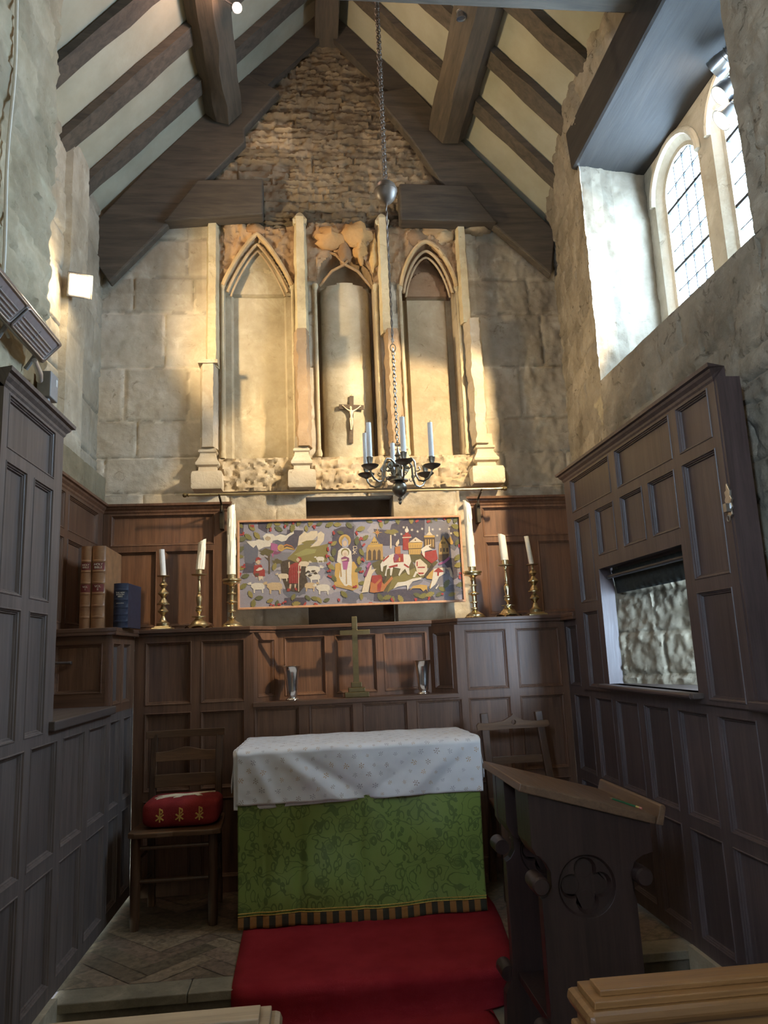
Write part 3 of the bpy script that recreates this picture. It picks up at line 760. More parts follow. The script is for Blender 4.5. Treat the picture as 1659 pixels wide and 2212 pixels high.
# ------------------------------------------------------------------ oak panelling
MD, MW = .017, .019                          # depth and width of the mould round each panel
def frame_mesh(P, rect, panels, opens, thick):
    u0, v0, u1, v1 = rect; m = MB()
    holes = [(a - MW, b - MW, c + MW, d + MW) for a, b, c, d in panels] + list(opens)
    U = sorted({u0, u1} | {x for h in holes for x in (h[0], h[2]) if u0 < x < u1}); V = sorted({v0, v1} | {x for h in holes for x in (h[1], h[3]) if v0 < x < v1})
    for i in range(len(U) - 1):
        for j in range(len(V) - 1):
            cu, cv = (U[i] + U[i + 1]) / 2, (V[j] + V[j + 1]) / 2
            if any(h[0] < cu < h[2] and h[1] < cv < h[3] for h in holes): continue
            m.face([P(U[i], V[j], 0), P(U[i + 1], V[j], 0), P(U[i + 1], V[j + 1], 0), P(U[i], V[j + 1], 0)])
    rg = lambda r, o, d: [P(r[0] + o, r[1] + o, d), P(r[2] - o, r[1] + o, d), P(r[2] - o, r[3] - o, d), P(r[0] + o, r[3] - o, d)]
    for a, b, c, d in panels:
        h = (a - MW, b - MW, c + MW, d + MW)
        st = [(0, 0), (.002, .003), (.005, .003), (.007, -.003), (.011, -.005), (.013, -.010), (.016, -.010), (MW, -MD), (MW + .002, -MD - .003)]
        for (o0, d0), (o1, d1) in zip(st, st[1:]):
            A, B = rg(h, o0, d0), rg(h, o1, d1)
            for k in range(4): m.face([A[k], A[(k + 1) % 4], B[(k + 1) % 4], B[k]])
    for r in [rect]:
        A, B = rg(r, 0, 0), rg(r, 0, -thick)
        for k in range(4): m.face([A[k], A[(k + 1) % 4], B[(k + 1) % 4], B[k]])
    for r in opens:
        A, B = rg(r, 0, 0), rg(r, 0, -thick)
        for k in range(4): m.face([A[k], A[(k + 1) % 4], B[(k + 1) % 4], B[k]])
    return m
def panels_into(root, P, panels, mat):
    for a, b, c, d in panels:
        m = MB(); o = MW * .0 + .003
        q = [P(a - o, b - o, -MD), P(c + o, b - o, -MD), P(c + o, d + o, -MD), P(a - o, d + o, -MD)]; w = [P(a - o, b - o, -MD - .008), P(c + o, b - o, -MD - .008), P(c + o, d + o, -MD - .008), P(a - o, d + o, -MD - .008)]
        m.hexa(q + w); m.build('panel', mat, root)
def cornice(root, P, u0, u1, v, mat, ends=(True, True), name='cornice', hgt=.052):
    k = hgt / .052; prof = [(0, v - .008), (.006, v), (.008, v + .010 * k), (.020, v + .022 * k), (.024, v + .032 * k), (.036, v + .036 * k), (.038, v + .050 * k), (-.05, v + .052 * k), (-.05, v - .008)]
    m = MB(); n = len(prof)
    A = [P(u0 - (d if ends[0] and d > 0 else 0), z, d) for d, z in prof]; B = [P(u1 + (d if ends[1] and d > 0 else 0), z, d) for d, z in prof]
    for i in range(n): m.face([A[i], A[(i + 1) % n], B[(i + 1) % n], B[i]])
    m.face(A[::-1]); m.face(B); m.build(name, mat, root)
def panelling(label, P, rect, panels, opens=(), mats=('oak_grey', 'oak_grey'), thick=.035, name='wall_panelling', crown=None, ends=(True, True)):
    loc = P((rect[0] + rect[2]) / 2, rect[1], 0); root = thing(name, label, 'panelling', loc)
    frame_mesh(P, rect, panels, opens, thick).build('frame', mats[0], root)
    panels_into(root, P, panels, mats[1])
    if crown: cornice(root, P, rect[0], rect[2], crown, mats[0], ends)
    return root
def grid_panels(cols, rows): return [(a, c, b, d) for a, b in cols for c, d in rows]
PL, PRt, PE, PE0, PL0 = PX(1, L1), PX(-1, R1), PY(E1), PY(E0), PX(1, L0)
RA_, RB_ = (.56, .945), (.095, .475)
# left side
panelling('tall grey oak panelling with cornice standing on the left wall, under the heater', PL, (2.49, 1.002, 3.105, 2.196),
          [(2.555, 2.0, 2.985, 2.155), (2.555, 1.51, 2.71, 1.92), (2.815, 1.51, 2.985, 1.92), (2.555, 1.02, 2.71, 1.43), (2.825, 1.02, 2.98, 1.43)], crown=2.19, thick=.06)
panelling('low grey oak panelling along the left wall, from the floor to below the tall panels', PL, (1.0, .02, 4.438, 1.002),
          grid_panels([(1.40, 1.68), (1.79, 2.06), (2.17, 2.44), (2.55, 2.80), (2.90, 3.145), (3.255, 3.505), (3.61, 3.86), (3.97, 4.125), (4.235, 4.37)], [RA_, RB_]))
bx = thing('corner_cupboard', 'small oak cupboard built into the left corner, its ledge carrying the books', 'cupboard', (L1, 4.2, 1.04))
frame_mesh(PL, (3.949, 1.002, 4.438, 1.395), [(3.99, 1.06, 4.12, 1.335), (4.20, 1.06, 4.33, 1.335)], [], .03).build('side_frame', 'oak_warm', bx)
panels_into(bx, PL, [(3.99, 1.06, 4.12, 1.335), (4.20, 1.06, 4.33, 1.335)], 'oak_grey')
PB = lambda u, v, d: Vector((u, 3.95 - d, v))
frame_mesh(PB, (L0, 1.03, L1 - .0305, 1.395), [(-1.27, 1.125, -1.075, 1.335)], [], .03).build('door_frame', 'oak_warm_rail', bx)
panels_into(bx, PB, [(-1.27, 1.125, -1.075, 1.335)], 'oak_warm')
m = MB(); m.tube([(-1.20, 3.925, 1.262), (-1.285, 3.925, 1.264)], .007, 8); m.box((-1.215, 3.925, 1.255), (-1.205, 3.965, 1.270)); m.build('handle', 'oak_grey_rail', bx, bevel=.002)
m = MB(); m.hexa([(-1.30, 3.06, 1.004), (-.985, 3.06, 1.004), (-.985, 3.965, 1.004), (-1.30, 3.965, 1.004), (-1.30, 3.06, 1.042), (-.985, 3.06, 1.042), (-.985, 3.965, 1.042), (-1.30, 3.965, 1.042)])
tag(m.build('window_board', 'oak_grey_rail', bevel=.005), 'worn oak sill board in the opening beside the left corner cupboard', 'sill')
panelling('dark oak panelling behind the books, deep on the left wall', PL0, (3.13, 1.043, 4.798, 2.196), [(3.55, 1.985, 4.04, 2.15), (4.14, 1.985, 4.67, 2.15), (3.80, 1.485, 4.04, 1.905), (4.14, 1.485, 4.375, 1.905), (4.45, 1.485, 4.67, 1.905)], mats=('oak_warm', 'oak_warm'), crown=2.19, ends=(False, False))
# east side, lower: with the altar recess
ECOL = [(-.93, -.71), (-.62, -.41)]; MC = [(-.32, -.10), (-.01, .21), (.30, .525), (.615, .85)]; RCOL = [(.925, 1.14), (1.235, 1.465)]
REC = (-.34, .995, .845, 1.395)
rt = panelling('oak panelling behind the altar with a recess for the cross and the silver vases', PE, (L1, 0, R1, 1.395),
               grid_panels(ECOL + RCOL, [(1.025, 1.34), RA_, RB_]) + grid_panels(MC, [RA_, RB_]), [REC], ('oak_warm', 'oak_warm'), thick=.03, name='altar_panelling')
PK = PY(4.60); bp = [(-.15, 1.035, .06, 1.345), (.155, 1.035, .37, 1.345), (.45, 1.035, .675, 1.345)]
frame_mesh(PK, (-.215, .995, .72, 1.40), bp, [], .02).build('recess_back', 'oak_warm', rt); panels_into(rt, PK, bp, 'oak_warm')
for a, b in ((Vector((-.34, 4.44, 0)), Vector((-.205, 4.60, 0))), (Vector((.715, 4.60, 0)), Vector((.845, 4.44, 0)))):
    d = (b - a).normalized(); n = Vector((d.y, -d.x, 0)); PS = (lambda a, d, n: lambda u, v, w: a + d * u + n * w + Vector((0, 0, v)))(a, d, n); L = (b - a).length; pn = [(.05, 1.04, L - .05, 1.335)]
    frame_mesh(PS, (0, .995, L, 1.40), pn, [], .01).build('recess_side', 'oak_warm', rt); panels_into(rt, PS, pn, 'oak_warm')
m = MB(); m.prism([(-.345, 4.425), (.85, 4.425), (.85, 4.45), (.73, 4.62), (-.22, 4.62), (-.345, 4.45)], lambda u, v, d: Vector((u, v, d)), .970, .996); m.build('recess_sill', 'oak_warm_rail', rt, bevel=.003)
# ledge over it all
led = [(-.980, 3.915), (-.980, 4.405), (-.355, 4.405), (-.215, 4.565), (.73, 4.565), (.86, 4.405), (1.492, 4.405), (1.492, 4.20), (1.60, 4.20), (1.78, 4.79), (-1.298, 4.79), (-1.298, 3.915)]
m = MB(); ins = lambda k: [(x + (.012 if k else 0) * (1 if x < 0 else -1) * 0, y + (.014 if k else 0)) if 4.3 < y < 4.6 else (x, y) for x, y in led]
m.prism(led, lambda u, v, d: Vector((u, v, d)), 1.408, 1.430); m.prism(ins(1), lambda u, v, d: Vector((u, v, d)), 1.392, 1.4085)
tag(m.build('ledge', 'oak_warm_rail', bevel=.003), 'long oak ledge running round above the altar panelling, bearing books and candlesticks', 'shelf')
# east side, upper
ul = panelling('upper oak panelling left of the tapestry, behind three candlesticks', PE0, (-1.298, 1.43, -.53, 2.196), [(-1.235, 1.99, -.625, 2.155), (-1.20, 1.48, -.985, 1.92), (-.90, 1.48, -.63, 1.92)], (), ('oak_warm', 'oak_warm'), crown=2.19, ends=(False, True))
ur = panelling('upper oak panelling right of the tapestry, mostly in shadow', PE0, (1.075, 1.43, 1.79, 2.196), [(1.165, 1.99, 1.74, 2.155), (1.175, 1.48, 1.44, 1.92), (1.53, 1.48, 1.74, 1.92)], (), ('oak_warm', 'oak_warm'), crown=2.19, ends=(True, False))
# right side
PT = PX(-1, 1.505)
rp = panelling('tall oak panelling with cornice and an open hatch, on the right wall below the window', PT, (2.50, 1.0, 4.185, 2.20),
          [(3.535, 2.005, 4.065, 2.16), (2.885, 2.005, 3.42, 2.16), (2.57, 2.005, 2.785, 2.16), (3.85, 1.49, 4.05, 1.925), (3.53, 1.715, 3.735, 1.925), (3.20, 1.715, 3.41, 1.925), (2.89, 1.715, 3.10, 1.925), (2.565, 1.495, 2.785, 1.925),
           (3.86, 1.035, 4.04, 1.405), (2.57, 1.035, 2.785, 1.41)], [(2.88, 1.042, 3.775, 1.63)], ('oak_dark', 'oak_dark'), thick=.05, crown=2.195, ends=(True, True))
m = MB(); m.box((1.508, 2.485, 1.0), (1.60, 2.503, 2.20)); m.build('end_board', 'oak_dark', rp)
m = MB(); m.tube([(1.465, 2.86, 1.030), (1.465, 3.80, 1.030)], .012, 10); m.build('sill_bead', 'oak_dark_rail', rp)
panelling('low dark oak panelling along the right wall, behind the lectern', PRt, (1.0, .02, 4.438, 1.0),
          grid_panels([(1.40, 1.68), (1.79, 2.06), (2.17, 2.44), (2.55, 2.77), (2.875, 3.085), (3.195, 3.41), (3.51, 3.735), (3.82, 4.02), (4.125, 4.34)], [RA_, RB_]), (), ('oak_dark', 'oak_dark'))
PQ = PX(-1, 1.52); q = panelling('narrow oak panelling filling the right corner beside the ledge', PQ, (4.19, 1.0, 4.438, 1.395), [(4.245, 1.03, 4.385, 1.34)], (), ('oak_dark', 'oak_dark'), thick=.02)
m = MB(); m.box((1.475, 1.0, 1.0), (1.61, 2.50, 1.035)); tag(m.build('wall_capping', 'oak_dark_rail', bevel=.006), 'oak capping board on the low right panelling at the edge of view', 'capping')
# stone footing of the side panelling in the nave
for s, a, b in (('trim_14', -1.12, -.985), ('trim_15', 1.50, 1.62)):
    m = MB(); m.tint = (1.6, 1.55, 1.45); m.box((a, -4, NAVE), (b, 3.2, .022)); struct(m.build(s, 'step_stone', color=True))
# ------------------------------------------------------------------ altar, its frontal and cloths
ax0, ax1, ay0, ay1, az = -.372, .808, 3.845, 4.365, .800
al = thing('altar_table', 'plain oak altar table hidden under the cloths', 'table', (.218, 4.1, 0))
m = MB(); m.box((ax0 + .02, ay0 + .02, .765), (ax1 - .02, ay1, .795)); m.build('table_top', 'oak_dark_rail', al, bevel=.003)
for x in (ax0 + .04, ax1 - .10):
    for y in (ay0 + .04, ay1 - .08): m = MB(); m.box((x, y, 0), (x + .06, y + .06, .765)); m.build('leg', 'oak_dark', al, bevel=.004)
def uv_grid(name, rows, mat, parent, uvs, thick=0, sub=0):
    n, k = len(rows), len(rows[0]); me = bpy.data.meshes.new(name); o = wloc(parent)
    me.from_pydata([(p[0] - o.x, p[1] - o.y, p[2] - o.z) for r in rows for p in r], [], [(i * k + j, i * k + j + 1, (i + 1) * k + j + 1, (i + 1) * k + j) for i in range(n - 1) for j in range(k - 1)])
    ul_ = me.uv_layers.new(name='UVMap')
    for l in me.loops: ul_.data[l.index].uv = uvs(l.vertex_index // k, l.vertex_index % k)
    for p in me.polygons: p.use_smooth = True
    me.materials.append(MATS[mat]); ob = bpy.data.objects.new(name, me); COL.objects.link(ob)
    if parent is not None: ob.parent = parent
    if thick: b = ob.modifiers.new('solid', 'SOLIDIFY'); b.thickness = thick; b.offset = 0
    return ob
# green damask frontal: broad soft folds, hanging from the front edge of the altar
NU, NV = 150, 90
def front_y(t, v):       # t 0..1 across, v 0 top .. 1 hem
    k = max(0, (v - .22) / .78) ** .8; y = 0
    for c, w, a, lean in ((.14, .035, .014, .02), (.245, .02, -.020, .01), (.335, .05, .012, .04), (.505, .018, -.016, .0), (.58, .05, .010, -.05), (.66, .05, .012, -.16), (.78, .05, -.014, -.20), (.90, .05, .014, -.10)):
        d = (t - c - lean * (1 - v)) / w; y += a * math.exp(-d * d)
    swag = .016 * math.sin((t * 2.1 + v * 1.6) * 3.1) * k * (1 - v) * 2.4 + .012 * math.sin((v * 3.2 - abs(t - .36) * 3.0) * 3.0) * (1 if .1 < t < .9 else 0) * k
    return ay0 - .020 - .012 * v - (y * k * 1.7 + swag * 1.25) * (1 - .7 * v ** 6)
fr_root = thing('altar_frontal', 'green damask frontal hanging before the altar, with a gold and black fringe', 'altar cloth', (.218, ay0, 0))
rows = [[(ax0 + (ax1 - ax0) * j / NU - .002 * i / NV, front_y(j / NU, i / NV), .795 - (.795 - .062) * i / NV + .004 * math.sin(j / NU * 9) * i / NV) for j in range(NU + 1)] for i in range(NV + 1)]
uv_grid('cloth', rows, 'damask_green', fr_root, lambda i, j: (j / NU * 1.18, 1 - i / NV * .75), .003)
rows = [[(ax0 - .002 + (ax1 - ax0) * j / NU, front_y(j / NU, 1) - .004 - .002 * i + .002 * math.sin(j * 1.3), .062 - .012 * i + .004 * math.sin(j / NU * 9) - (.002 * rnd(j) if i == 4 else 0)) for j in range(NU + 1)] for i in range(5)]
uv_grid('fringe', rows, 'fringe', fr_root, lambda i, j: (j / NU + .002, 1 - i / 4), .006)
for dz in (0, .012):
    m = MB(); m.tube([(ax0 - .002 + (ax1 - ax0) * j / NU, front_y(j / NU, 1) - .006, .066 + dz + .004 * math.sin(j / NU * 9)) for j in range(0, NU + 1, 2)], .0022, 6); m.build('braid', 'thread_gold', fr_root, smooth=True)
# white printed cloth folded over the altar, and a plain linen one beneath it
def cover(name, mat, label, x0, x1, zt, hang, yb, seed, uvk=1.0, skew=0, off=.028, sprigs=False):
    NU_, rows, uvl = 110, [], []
    prof = [(k / 16, 0) for k in range(17)] + [(1, k / 26) for k in range(1, 27)]
    for a, b in prof:
        r = []
        for j in range(NU_ + 1):
            t = j / NU_; x = x0 + (x1 - x0) * t
            y = yb + (ay0 - off - yb) * a; z = zt + .004 * fr((x * 5, y * 5, seed), 3)
            e = min(1, max(0, (a - .86) / .14)) if b == 0 else 1
            z -= .012 * e * e
            if b > 0:
                q = b * hang * (1 + skew * (t - .5)); f = 0
                for c, w, am, ln in ((.10, .03, .010, .10), (.28, .05, .016, .26), (.37, .03, -.012, .30), (.52, .05, .010, .16), (.80, .045, .016, -.24), (.88, .03, -.010, -.20), (.66, .04, -.008, -.3)):
                    d = (t - c - ln * (b - .5)) / w; f += am * math.exp(-d * d)
                y -= .012 + (f * 1.15 + .003 * fr((x * 6, b * 3, seed), 3)) * min(1, b * 2.2) * .9; z -= q
            s = 1 - .035 * (1 - a) if b == 0 else 1
            r.append((.218 + (x - .218) * s, y, z))
        rows.append(r)
    ll = [a * .5 + b * .27 for a, b in prof]
    o = uv_grid(name, rows, mat, None, lambda i, j: ((x1 - x0) * j / NU_ * uvk, ll[i] * uvk), .003)
    for sgn, c in ((-1, 0), (1, NU_)):      # the falls at the two ends
        base = [r[c] for r in rows[:17]]
        side = [[(p[0] + sgn * (.003 + .006 * i / 8 + .004 * math.sin(k + i * .7)), p[1], p[2] - hang * .75 * i / 8) for k, p in enumerate(base)] for i in range(9)]
        e = uv_grid('end_fall', side, mat, o, lambda i, j: (j * .03 * uvk, i * .03 * uvk), .003)
    if sprigs:        # the little printed flower sprigs, lying in the cloth's own surface
        G = [[Vector(p) for p in r] for r in rows]; ns = len(G); LL = [0]
        for i in range(1, ns): LL.append(LL[-1] + (G[i][55] - G[i - 1][55]).length)
        def on(a, b, d=.0022):          # a metres across, b metres down from the back edge
            j = max(0, min(NU_ - 1.001, a / (x1 - x0) * NU_)); i = 0
            while i < ns - 2 and LL[i + 1] < b: i += 1
            t = max(0, min(1, (b - LL[i]) / (LL[i + 1] - LL[i]))); k = int(j); q = j - k
            p = G[i][k] * (1 - t) * (1 - q) + G[i][k + 1] * (1 - t) * q + G[i + 1][k] * t * (1 - q) + G[i + 1][k + 1] * t * q
            n = (G[i][k + 1] - G[i][k]).cross(G[i + 1][k] - G[i][k]).normalized()
            if n.z < 0 and n.y > 0: n = -n
            if n.z < -.2 or n.y > .2: n = -n
            return p + n * d
        m = MB(); row = 0; b = .012
        while b < LL[-1] - .015:
            a = .02 + (.035 if row % 2 else 0)
            while a < x1 - x0 - .02:
                aa, bb, th, sz = a + .016 * (rnd(row, a) - .5), b + .014 * (rnd(a, row, 2) - .5), rnd(a, row, 5) * 6.28, .0125 * (.7 + .6 * rnd(row, a, 9)); m.cur = int(rnd(a, row, 3) * 2.99)
                for w in range(6):
                    an = th + w * 1.05 + .3 * rnd(w, a); r0, r1_ = sz * .30, sz * (.75 + .5 * rnd(w, row, a)); ca, sa = math.cos(an), math.sin(an); hw = sz * .15
                    m.face([on(aa + ca * r0, bb + sa * r0), on(aa + ca * (r0 + r1_) / 2 - sa * hw, bb + sa * (r0 + r1_) / 2 + ca * hw), on(aa + ca * r1_, bb + sa * r1_), on(aa + ca * (r0 + r1_) / 2 + sa * hw, bb + sa * (r0 + r1_) / 2 - ca * hw)])
                m.face([on(aa + sz * .2 * math.cos(q), bb + sz * .2 * math.sin(q)) for q in (0, 1.05, 2.1, 3.15, 4.2, 5.25)])
                a += .068
            b += .047; row += 1
        m.build('printed_sprigs', ['sprig_brown', 'sprig_orange', 'sprig_grey'], o, merge=False)
    return tag(o, label, 'tablecloth')
cover('linen_cloth', 'linen_white', 'plain white linen cloth showing under the edge of the flower-sprigged altar cloth', -.392, .818, .803, .240, 4.36, 5, 1, -.14, .018)
cover('printed_cloth', 'printed_cloth', 'white cotton cloth with small brown flower sprigs covering the altar', -.378, .822, .815, .245, 4.34, 5, 1, .0, .030, True)
# red carpet: up the chancel floor, over the step and along the nave
path = [(y, .008) for y in (4.05, 3.9, 3.7, 3.5, 3.35, 3.24)] + [(3.19, .006), (3.165, -.006), (3.160, -.03), (3.172, -.06), (3.180, -.10), (3.172, -.122), (3.14, -.132), (3.05, -.133), (2.6, -.133), (2.0, -.133), (1.0, -.133), (-1, -.133)]
m = MB(); rows = []
for k, (y, z) in enumerate(path):
    t = max(0, min(1, (y - 3.13) / .7)); x0 = -.338 - .012 * t; x1 = .775 + .085 * t
    if y < 3.15: x0, x1 = -.30, .665
    if y < 2.1: x0, x1 = -.055, .440
    xs = [x0 + (x1 - x0) * j / 24 for j in range(25)]; r = []
    for j, x in enumerate(xs):
        e = min(x - x0, x1 - x); yy = y
        if abs(y - 3.165) < .03 and e < .05: yy = y + (.05 - e) * .6
        r.append((x, yy, z - (.004 if e < .003 else 0)))
    rows.append(r)
m.grid(rows); o = m.build('carpet_runner', 'carpet_red', smooth=True, ang=2)
b = o.modifiers.new('solid', 'SOLIDIFY'); b.thickness = .008; b.offset = 0
tag(o, 'red carpet runner lying before the altar and falling over the chancel step', 'carpet')
# ------------------------------------------------------------------ chairs
ch = thing('church_chair', 'dark oak chair with ladder back beside the left wall, a red kneeler on its seat', 'chair', (-.69, 4.1, 0))
m = MB(); sp = [(-.905, 3.905), (-.87, 3.885), (-.76, 3.880), (-.69, 3.892), (-.60, 3.880), (-.50, 3.882), (-.462, 3.900), (-.470, 4.10), (-.485, 4.27), (-.885, 4.27), (-.895, 4.10)]
m.prism(sp, lambda u, v, d: Vector((u, v, d)), .420, .446); m.build('seat', 'chair_oak', ch, bevel=.006)
for x in (-.872, -.505):
    m = MB(); m.lathe([(.021, 0), (.024, .05), (.024, .30), (.022, .42)], (x, 3.945, 0), 12); m.build('leg', 'chair_post', ch, smooth=True)
for x in (-.865, -.520):
    m = MB(); m.beam((x, 4.30, 0), (x, 4.262, .43), .036, .034, (0, 1, 0)); m.beam((x, 4.262, .42), (x + .004, 4.305, .862), .036, .028, (0, 1, 0)); m.build('leg', 'chair_post', ch, bevel=.004)
def slat(x0, x1, y, z0, z1, bow, hump, name, par, mat='chair_oak', sag=0):
    m = MB(); n = 18; F = []; B = []
    for i in range(n + 1):
        t = i / n; x = x0 + (x1 - x0) * t; yy = y + bow * (1 - (2 * t - 1) ** 2); h = hump * math.exp(-((t - .5) / .2) ** 2)
        F.append([(x, yy - .008, z0), (x, yy - .008, z1 + h), (x, yy + .008, z1 + h), (x, yy + .008, z0)])
    m.grid(F, True); m.face(F[0][::-1]); m.face(F[-1]); return m.build(name, mat, par, bevel=.002)
slat(-.905, -.485, 4.290, .842, .880, .022, 0, 'top_rail', ch); slat(-.852, -.535, 4.285, .720, .770, .015, .020, 'slat', ch); slat(-.852, -.535, 4.270, .590, .655, .010, 0, 'slat', ch)
for z, y in ((.365, 3.945), (.215, 3.945)): m = MB(); m.tube([(-.87, y, z), (-.507, y, z)], .010, 8); m.build('stretcher', 'chair_post', ch, smooth=True)
for x in (-.869, -.512):
    for z in (.30, .16): m = MB(); m.tube([(x, 3.945, z), (x, 4.285, z)], .009, 8); m.build('stretcher', 'chair_post', ch, smooth=True)
# kneeler on the seat
def hassock(name, label, cx, cy, cz, w, d, h, rz=0):
    n = 28; rows = []; M = Matrix.Rotation(rz, 3, 'Z')
    root = thing(name, label, 'kneeler', (cx, cy, cz)); m = MB()
    def pt(i, j):
        t = PI * i / 20; a = 2 * PI * j / n; p = .38; sg = lambda v, e: math.copysign(abs(v) ** e, v)
        q = Vector((w / 2 * sg(math.sin(t), p) * sg(math.cos(a), .28), d / 2 * sg(math.sin(t), p) * sg(math.sin(a), .28), h / 2 + h / 2 * sg(math.cos(t), .5)))
        return Vector((cx, cy, cz)) + M @ q
    m.grid([[pt(i, j) for j in range(n)] for i in range(21)], True); m.build('cushion', 'cushion_red', root, smooth=True, ang=2)
    return root, M
kn, M = hassock('kneeler', 'red embroidered kneeler with three chi-rho signs, on the left chair', -.665, 4.065, .446, .375, .26, .135)
def strokes(root, polys, mat, P, th=.003, name='embroidery'):
    m = MB()
    for w, pts in polys:
        for a, b in zip(pts, pts[1:]):
            a_, b_ = Vector(a), Vector(b); dd = (b_ - a_); dd.normalize(); nn = Vector((-dd.y, dd.x)) * w / 2; e = dd * w * .35
            q = [a_ - nn - e, b_ - nn + e, b_ + nn + e, a_ + nn - e]; m.hexa([P(p.x, p.y, -.002) for p in q] + [P(p.x, p.y, th) for p in q])
    return m.build(name, mat, root)
def chi_rho(cx, cz, s): return [(s * .13, [(cx, cz - s * .62), (cx, cz + s * .62)]), (s * .12, [(cx, cz + s * .58), (cx + s * .24, cz + s * .50), (cx + s * .28, cz + s * .30), (cx + s * .18, cz + s * .16), (cx, cz + s * .10)]), (s * .13, [(cx - s * .36, cz - s * .46), (cx + s * .34, cz + s * .02)]), (s * .13, [(cx + s * .34, cz - s * .46), (cx - s * .34, cz + s * .02)])]
def PF(u, v, d):       # on the rounded front of the kneeler
    ct = (v - .446 - .0675) / .0675; ct = math.copysign(min(.999, abs(ct)) ** 2, ct); st_ = math.sqrt(1 - ct * ct) ** .38
    ca = min(.999, abs(u) / (.1875 * st_)) ** (1 / .28); return Vector((-.665 + u, 4.065 - .13 * st_ * math.sqrt(1 - ca * ca) ** .28 - d, v))
st = []
for cx in (-.095, 0.0, .095): st += chi_rho(cx, .512, .048)
strokes(kn, st, 'thread_gold', PF, .003, 'monogram')
def ptop(u, v, d): return Vector((-.665 + u, 4.065 + v, .446 + .135 - .0015 + d - 1.2 * max(0, -v - .085) ** 1.5))
m = MB()
for poly in ([(-.13, -.005), (-.05, .035), (.01, .02), (.09, .05), (.15, .06), (.11, .03), (.07, .005), (.085, -.02), (.10, -.05), (.075, -.055), (.055, -.02), (.0, -.03), (-.01, -.06), (-.04, -.075), (-.03, -.035), (-.07, -.045), (-.12, -.085), (-.095, -.04), (-.135, -.05), (-.10, -.02)],): m.prism(poly, ptop, -.004, .004)
m.build('lamb_figure', 'thread_pale', kn)
kb, M = hassock('kneeler', 'red kneeler with a white figure on the nave floor beside the lectern', 1.30, 2.80, NAVE, .30, .40, .075, .1)
m = MB(); m.prism([(-.12, .0), (-.06, .03), (.0, .02), (.08, .06), (.13, .05), (.08, .0), (.10, -.05), (.02, -.03), (-.02, -.08), (-.05, -.02)], lambda u, v, d: Vector((1.30 + u, 2.76 + v, NAVE + .075 + d)), -.003, .003); m.build('figure', 'thread_pale', kb)

c2 = thing('church_chair', 'oak chair with a pierced pointed top rail, right of the altar behind the lectern', 'chair', (1.11, 4.1, 0))
m = MB(); m.prism([(.91, 3.90), (1.33, 3.90), (1.30, 4.24), (.94, 4.24)], lambda u, v, d: Vector((u, v, d)), .42, .446); m.build('seat', 'chair_oak', c2, bevel=.006)
for xa, xb, za in ((.958, .950, .888), (1.302, 1.262, .886)):
    m = MB(); m.beam((xa + (.02 if xa > 1.1 else -.006), 4.30, 0), (xa, 4.22, .44), .040, .034, (0, 1, 0)); m.beam((xa, 4.22, .43), (xb, 4.26, za), .042, .032, (0, 1, 0)); m.build('leg', 'chair_post', c2, bevel=.004)
for x in (.945, 1.29): m = MB(); m.beam((x, 3.94, 0), (x, 3.94, .42), .038, .038, (0, 1, 0)); m.build('leg', 'chair_post', c2, bevel=.004)
m = MB(); yk = [(.918, .792), (.925, .815), (.945, .818), (.985, .800)]
top = [(.905, .795), (.918, .800), (.985, .795), (1.03, .800), (1.235, .798), (1.30, .800), (1.318, .812), (1.312, .838), (1.235, .835), (1.17, .842), (1.125, .866), (1.112, .880), (1.099, .866), (1.05, .842), (.985, .835), (.915, .838), (.902, .825)]
hole = [(1.112 + .013 * math.cos(a * PI / 8), .834 + .013 * math.sin(a * PI / 8)) for a in range(16)]
m.prism(top, lambda u, v, d: Vector((u, d, v)), 4.235, 4.257, [hole]); m.build('top_rail', 'chair_oak', c2, bevel=.002)
slat(.958, 1.29, 4.245, .612, .652, .010, 0, 'slat', c2); 
for z in (.30, .16): m = MB(); m.tube([(.945, 3.94, z), (1.29, 3.94, z)], .010, 8); m.build('stretcher', 'chair_post', c2, smooth=True)
for x in (.945, 1.29): m = MB(); m.tube([(x, 3.94, .22), (x, 4.26, .22)], .009, 8); m.build('stretcher', 'chair_post', c2, smooth=True)

# ------------------------------------------------------------------ lectern
le = thing('lectern', 'dark oak lectern with a sloping top and a carved quatrefoil in its side', 'lectern', (.88, 2.8, NAVE))
YN, YF = 2.55, 3.05
def side_profile():
    return [(.700, .770), (.700, .600), (.713, .574), (.722, .572), (.745, .545), (.757, .520), (.757, .478), (.740, .450), (.722, .440), (.722, .08), (.712, .02), (.690, -.02), (.684, NAVE), (1.085, NAVE), (1.075, -.02), (1.045, .03), (1.040, .42), (1.032, .445), (1.030, .50), (1.045, .535), (1.075, .552), (1.110, .560), (1.110, .655)]
def quatre(cx, cz, r, n=10):
    p = []
    for k, a0 in enumerate((-PI / 4, PI / 4, 3 * PI / 4, 5 * PI / 4)):
        c = (cx + r * .56 * math.cos(k * PI / 2), cz + r * .56 * math.sin(k * PI / 2))
        for i in range(n + 1):
            a = k * PI / 2 - PI * .62 + PI * 1.24 * i / n; p.append((c[0] + r * .44 * math.cos(a), c[1] + r * .44 * math.sin(a)))
    return p
def ring_pts(cx, cz, r, n=40): return [(cx + r * math.cos(2 * PI * k / n), cz + r * math.sin(2 * PI * k / n)) for k in range(n)]
QC = (.876, .470); prof = side_profile(); Pd = lambda u, v, d: Vector((u, d, v))
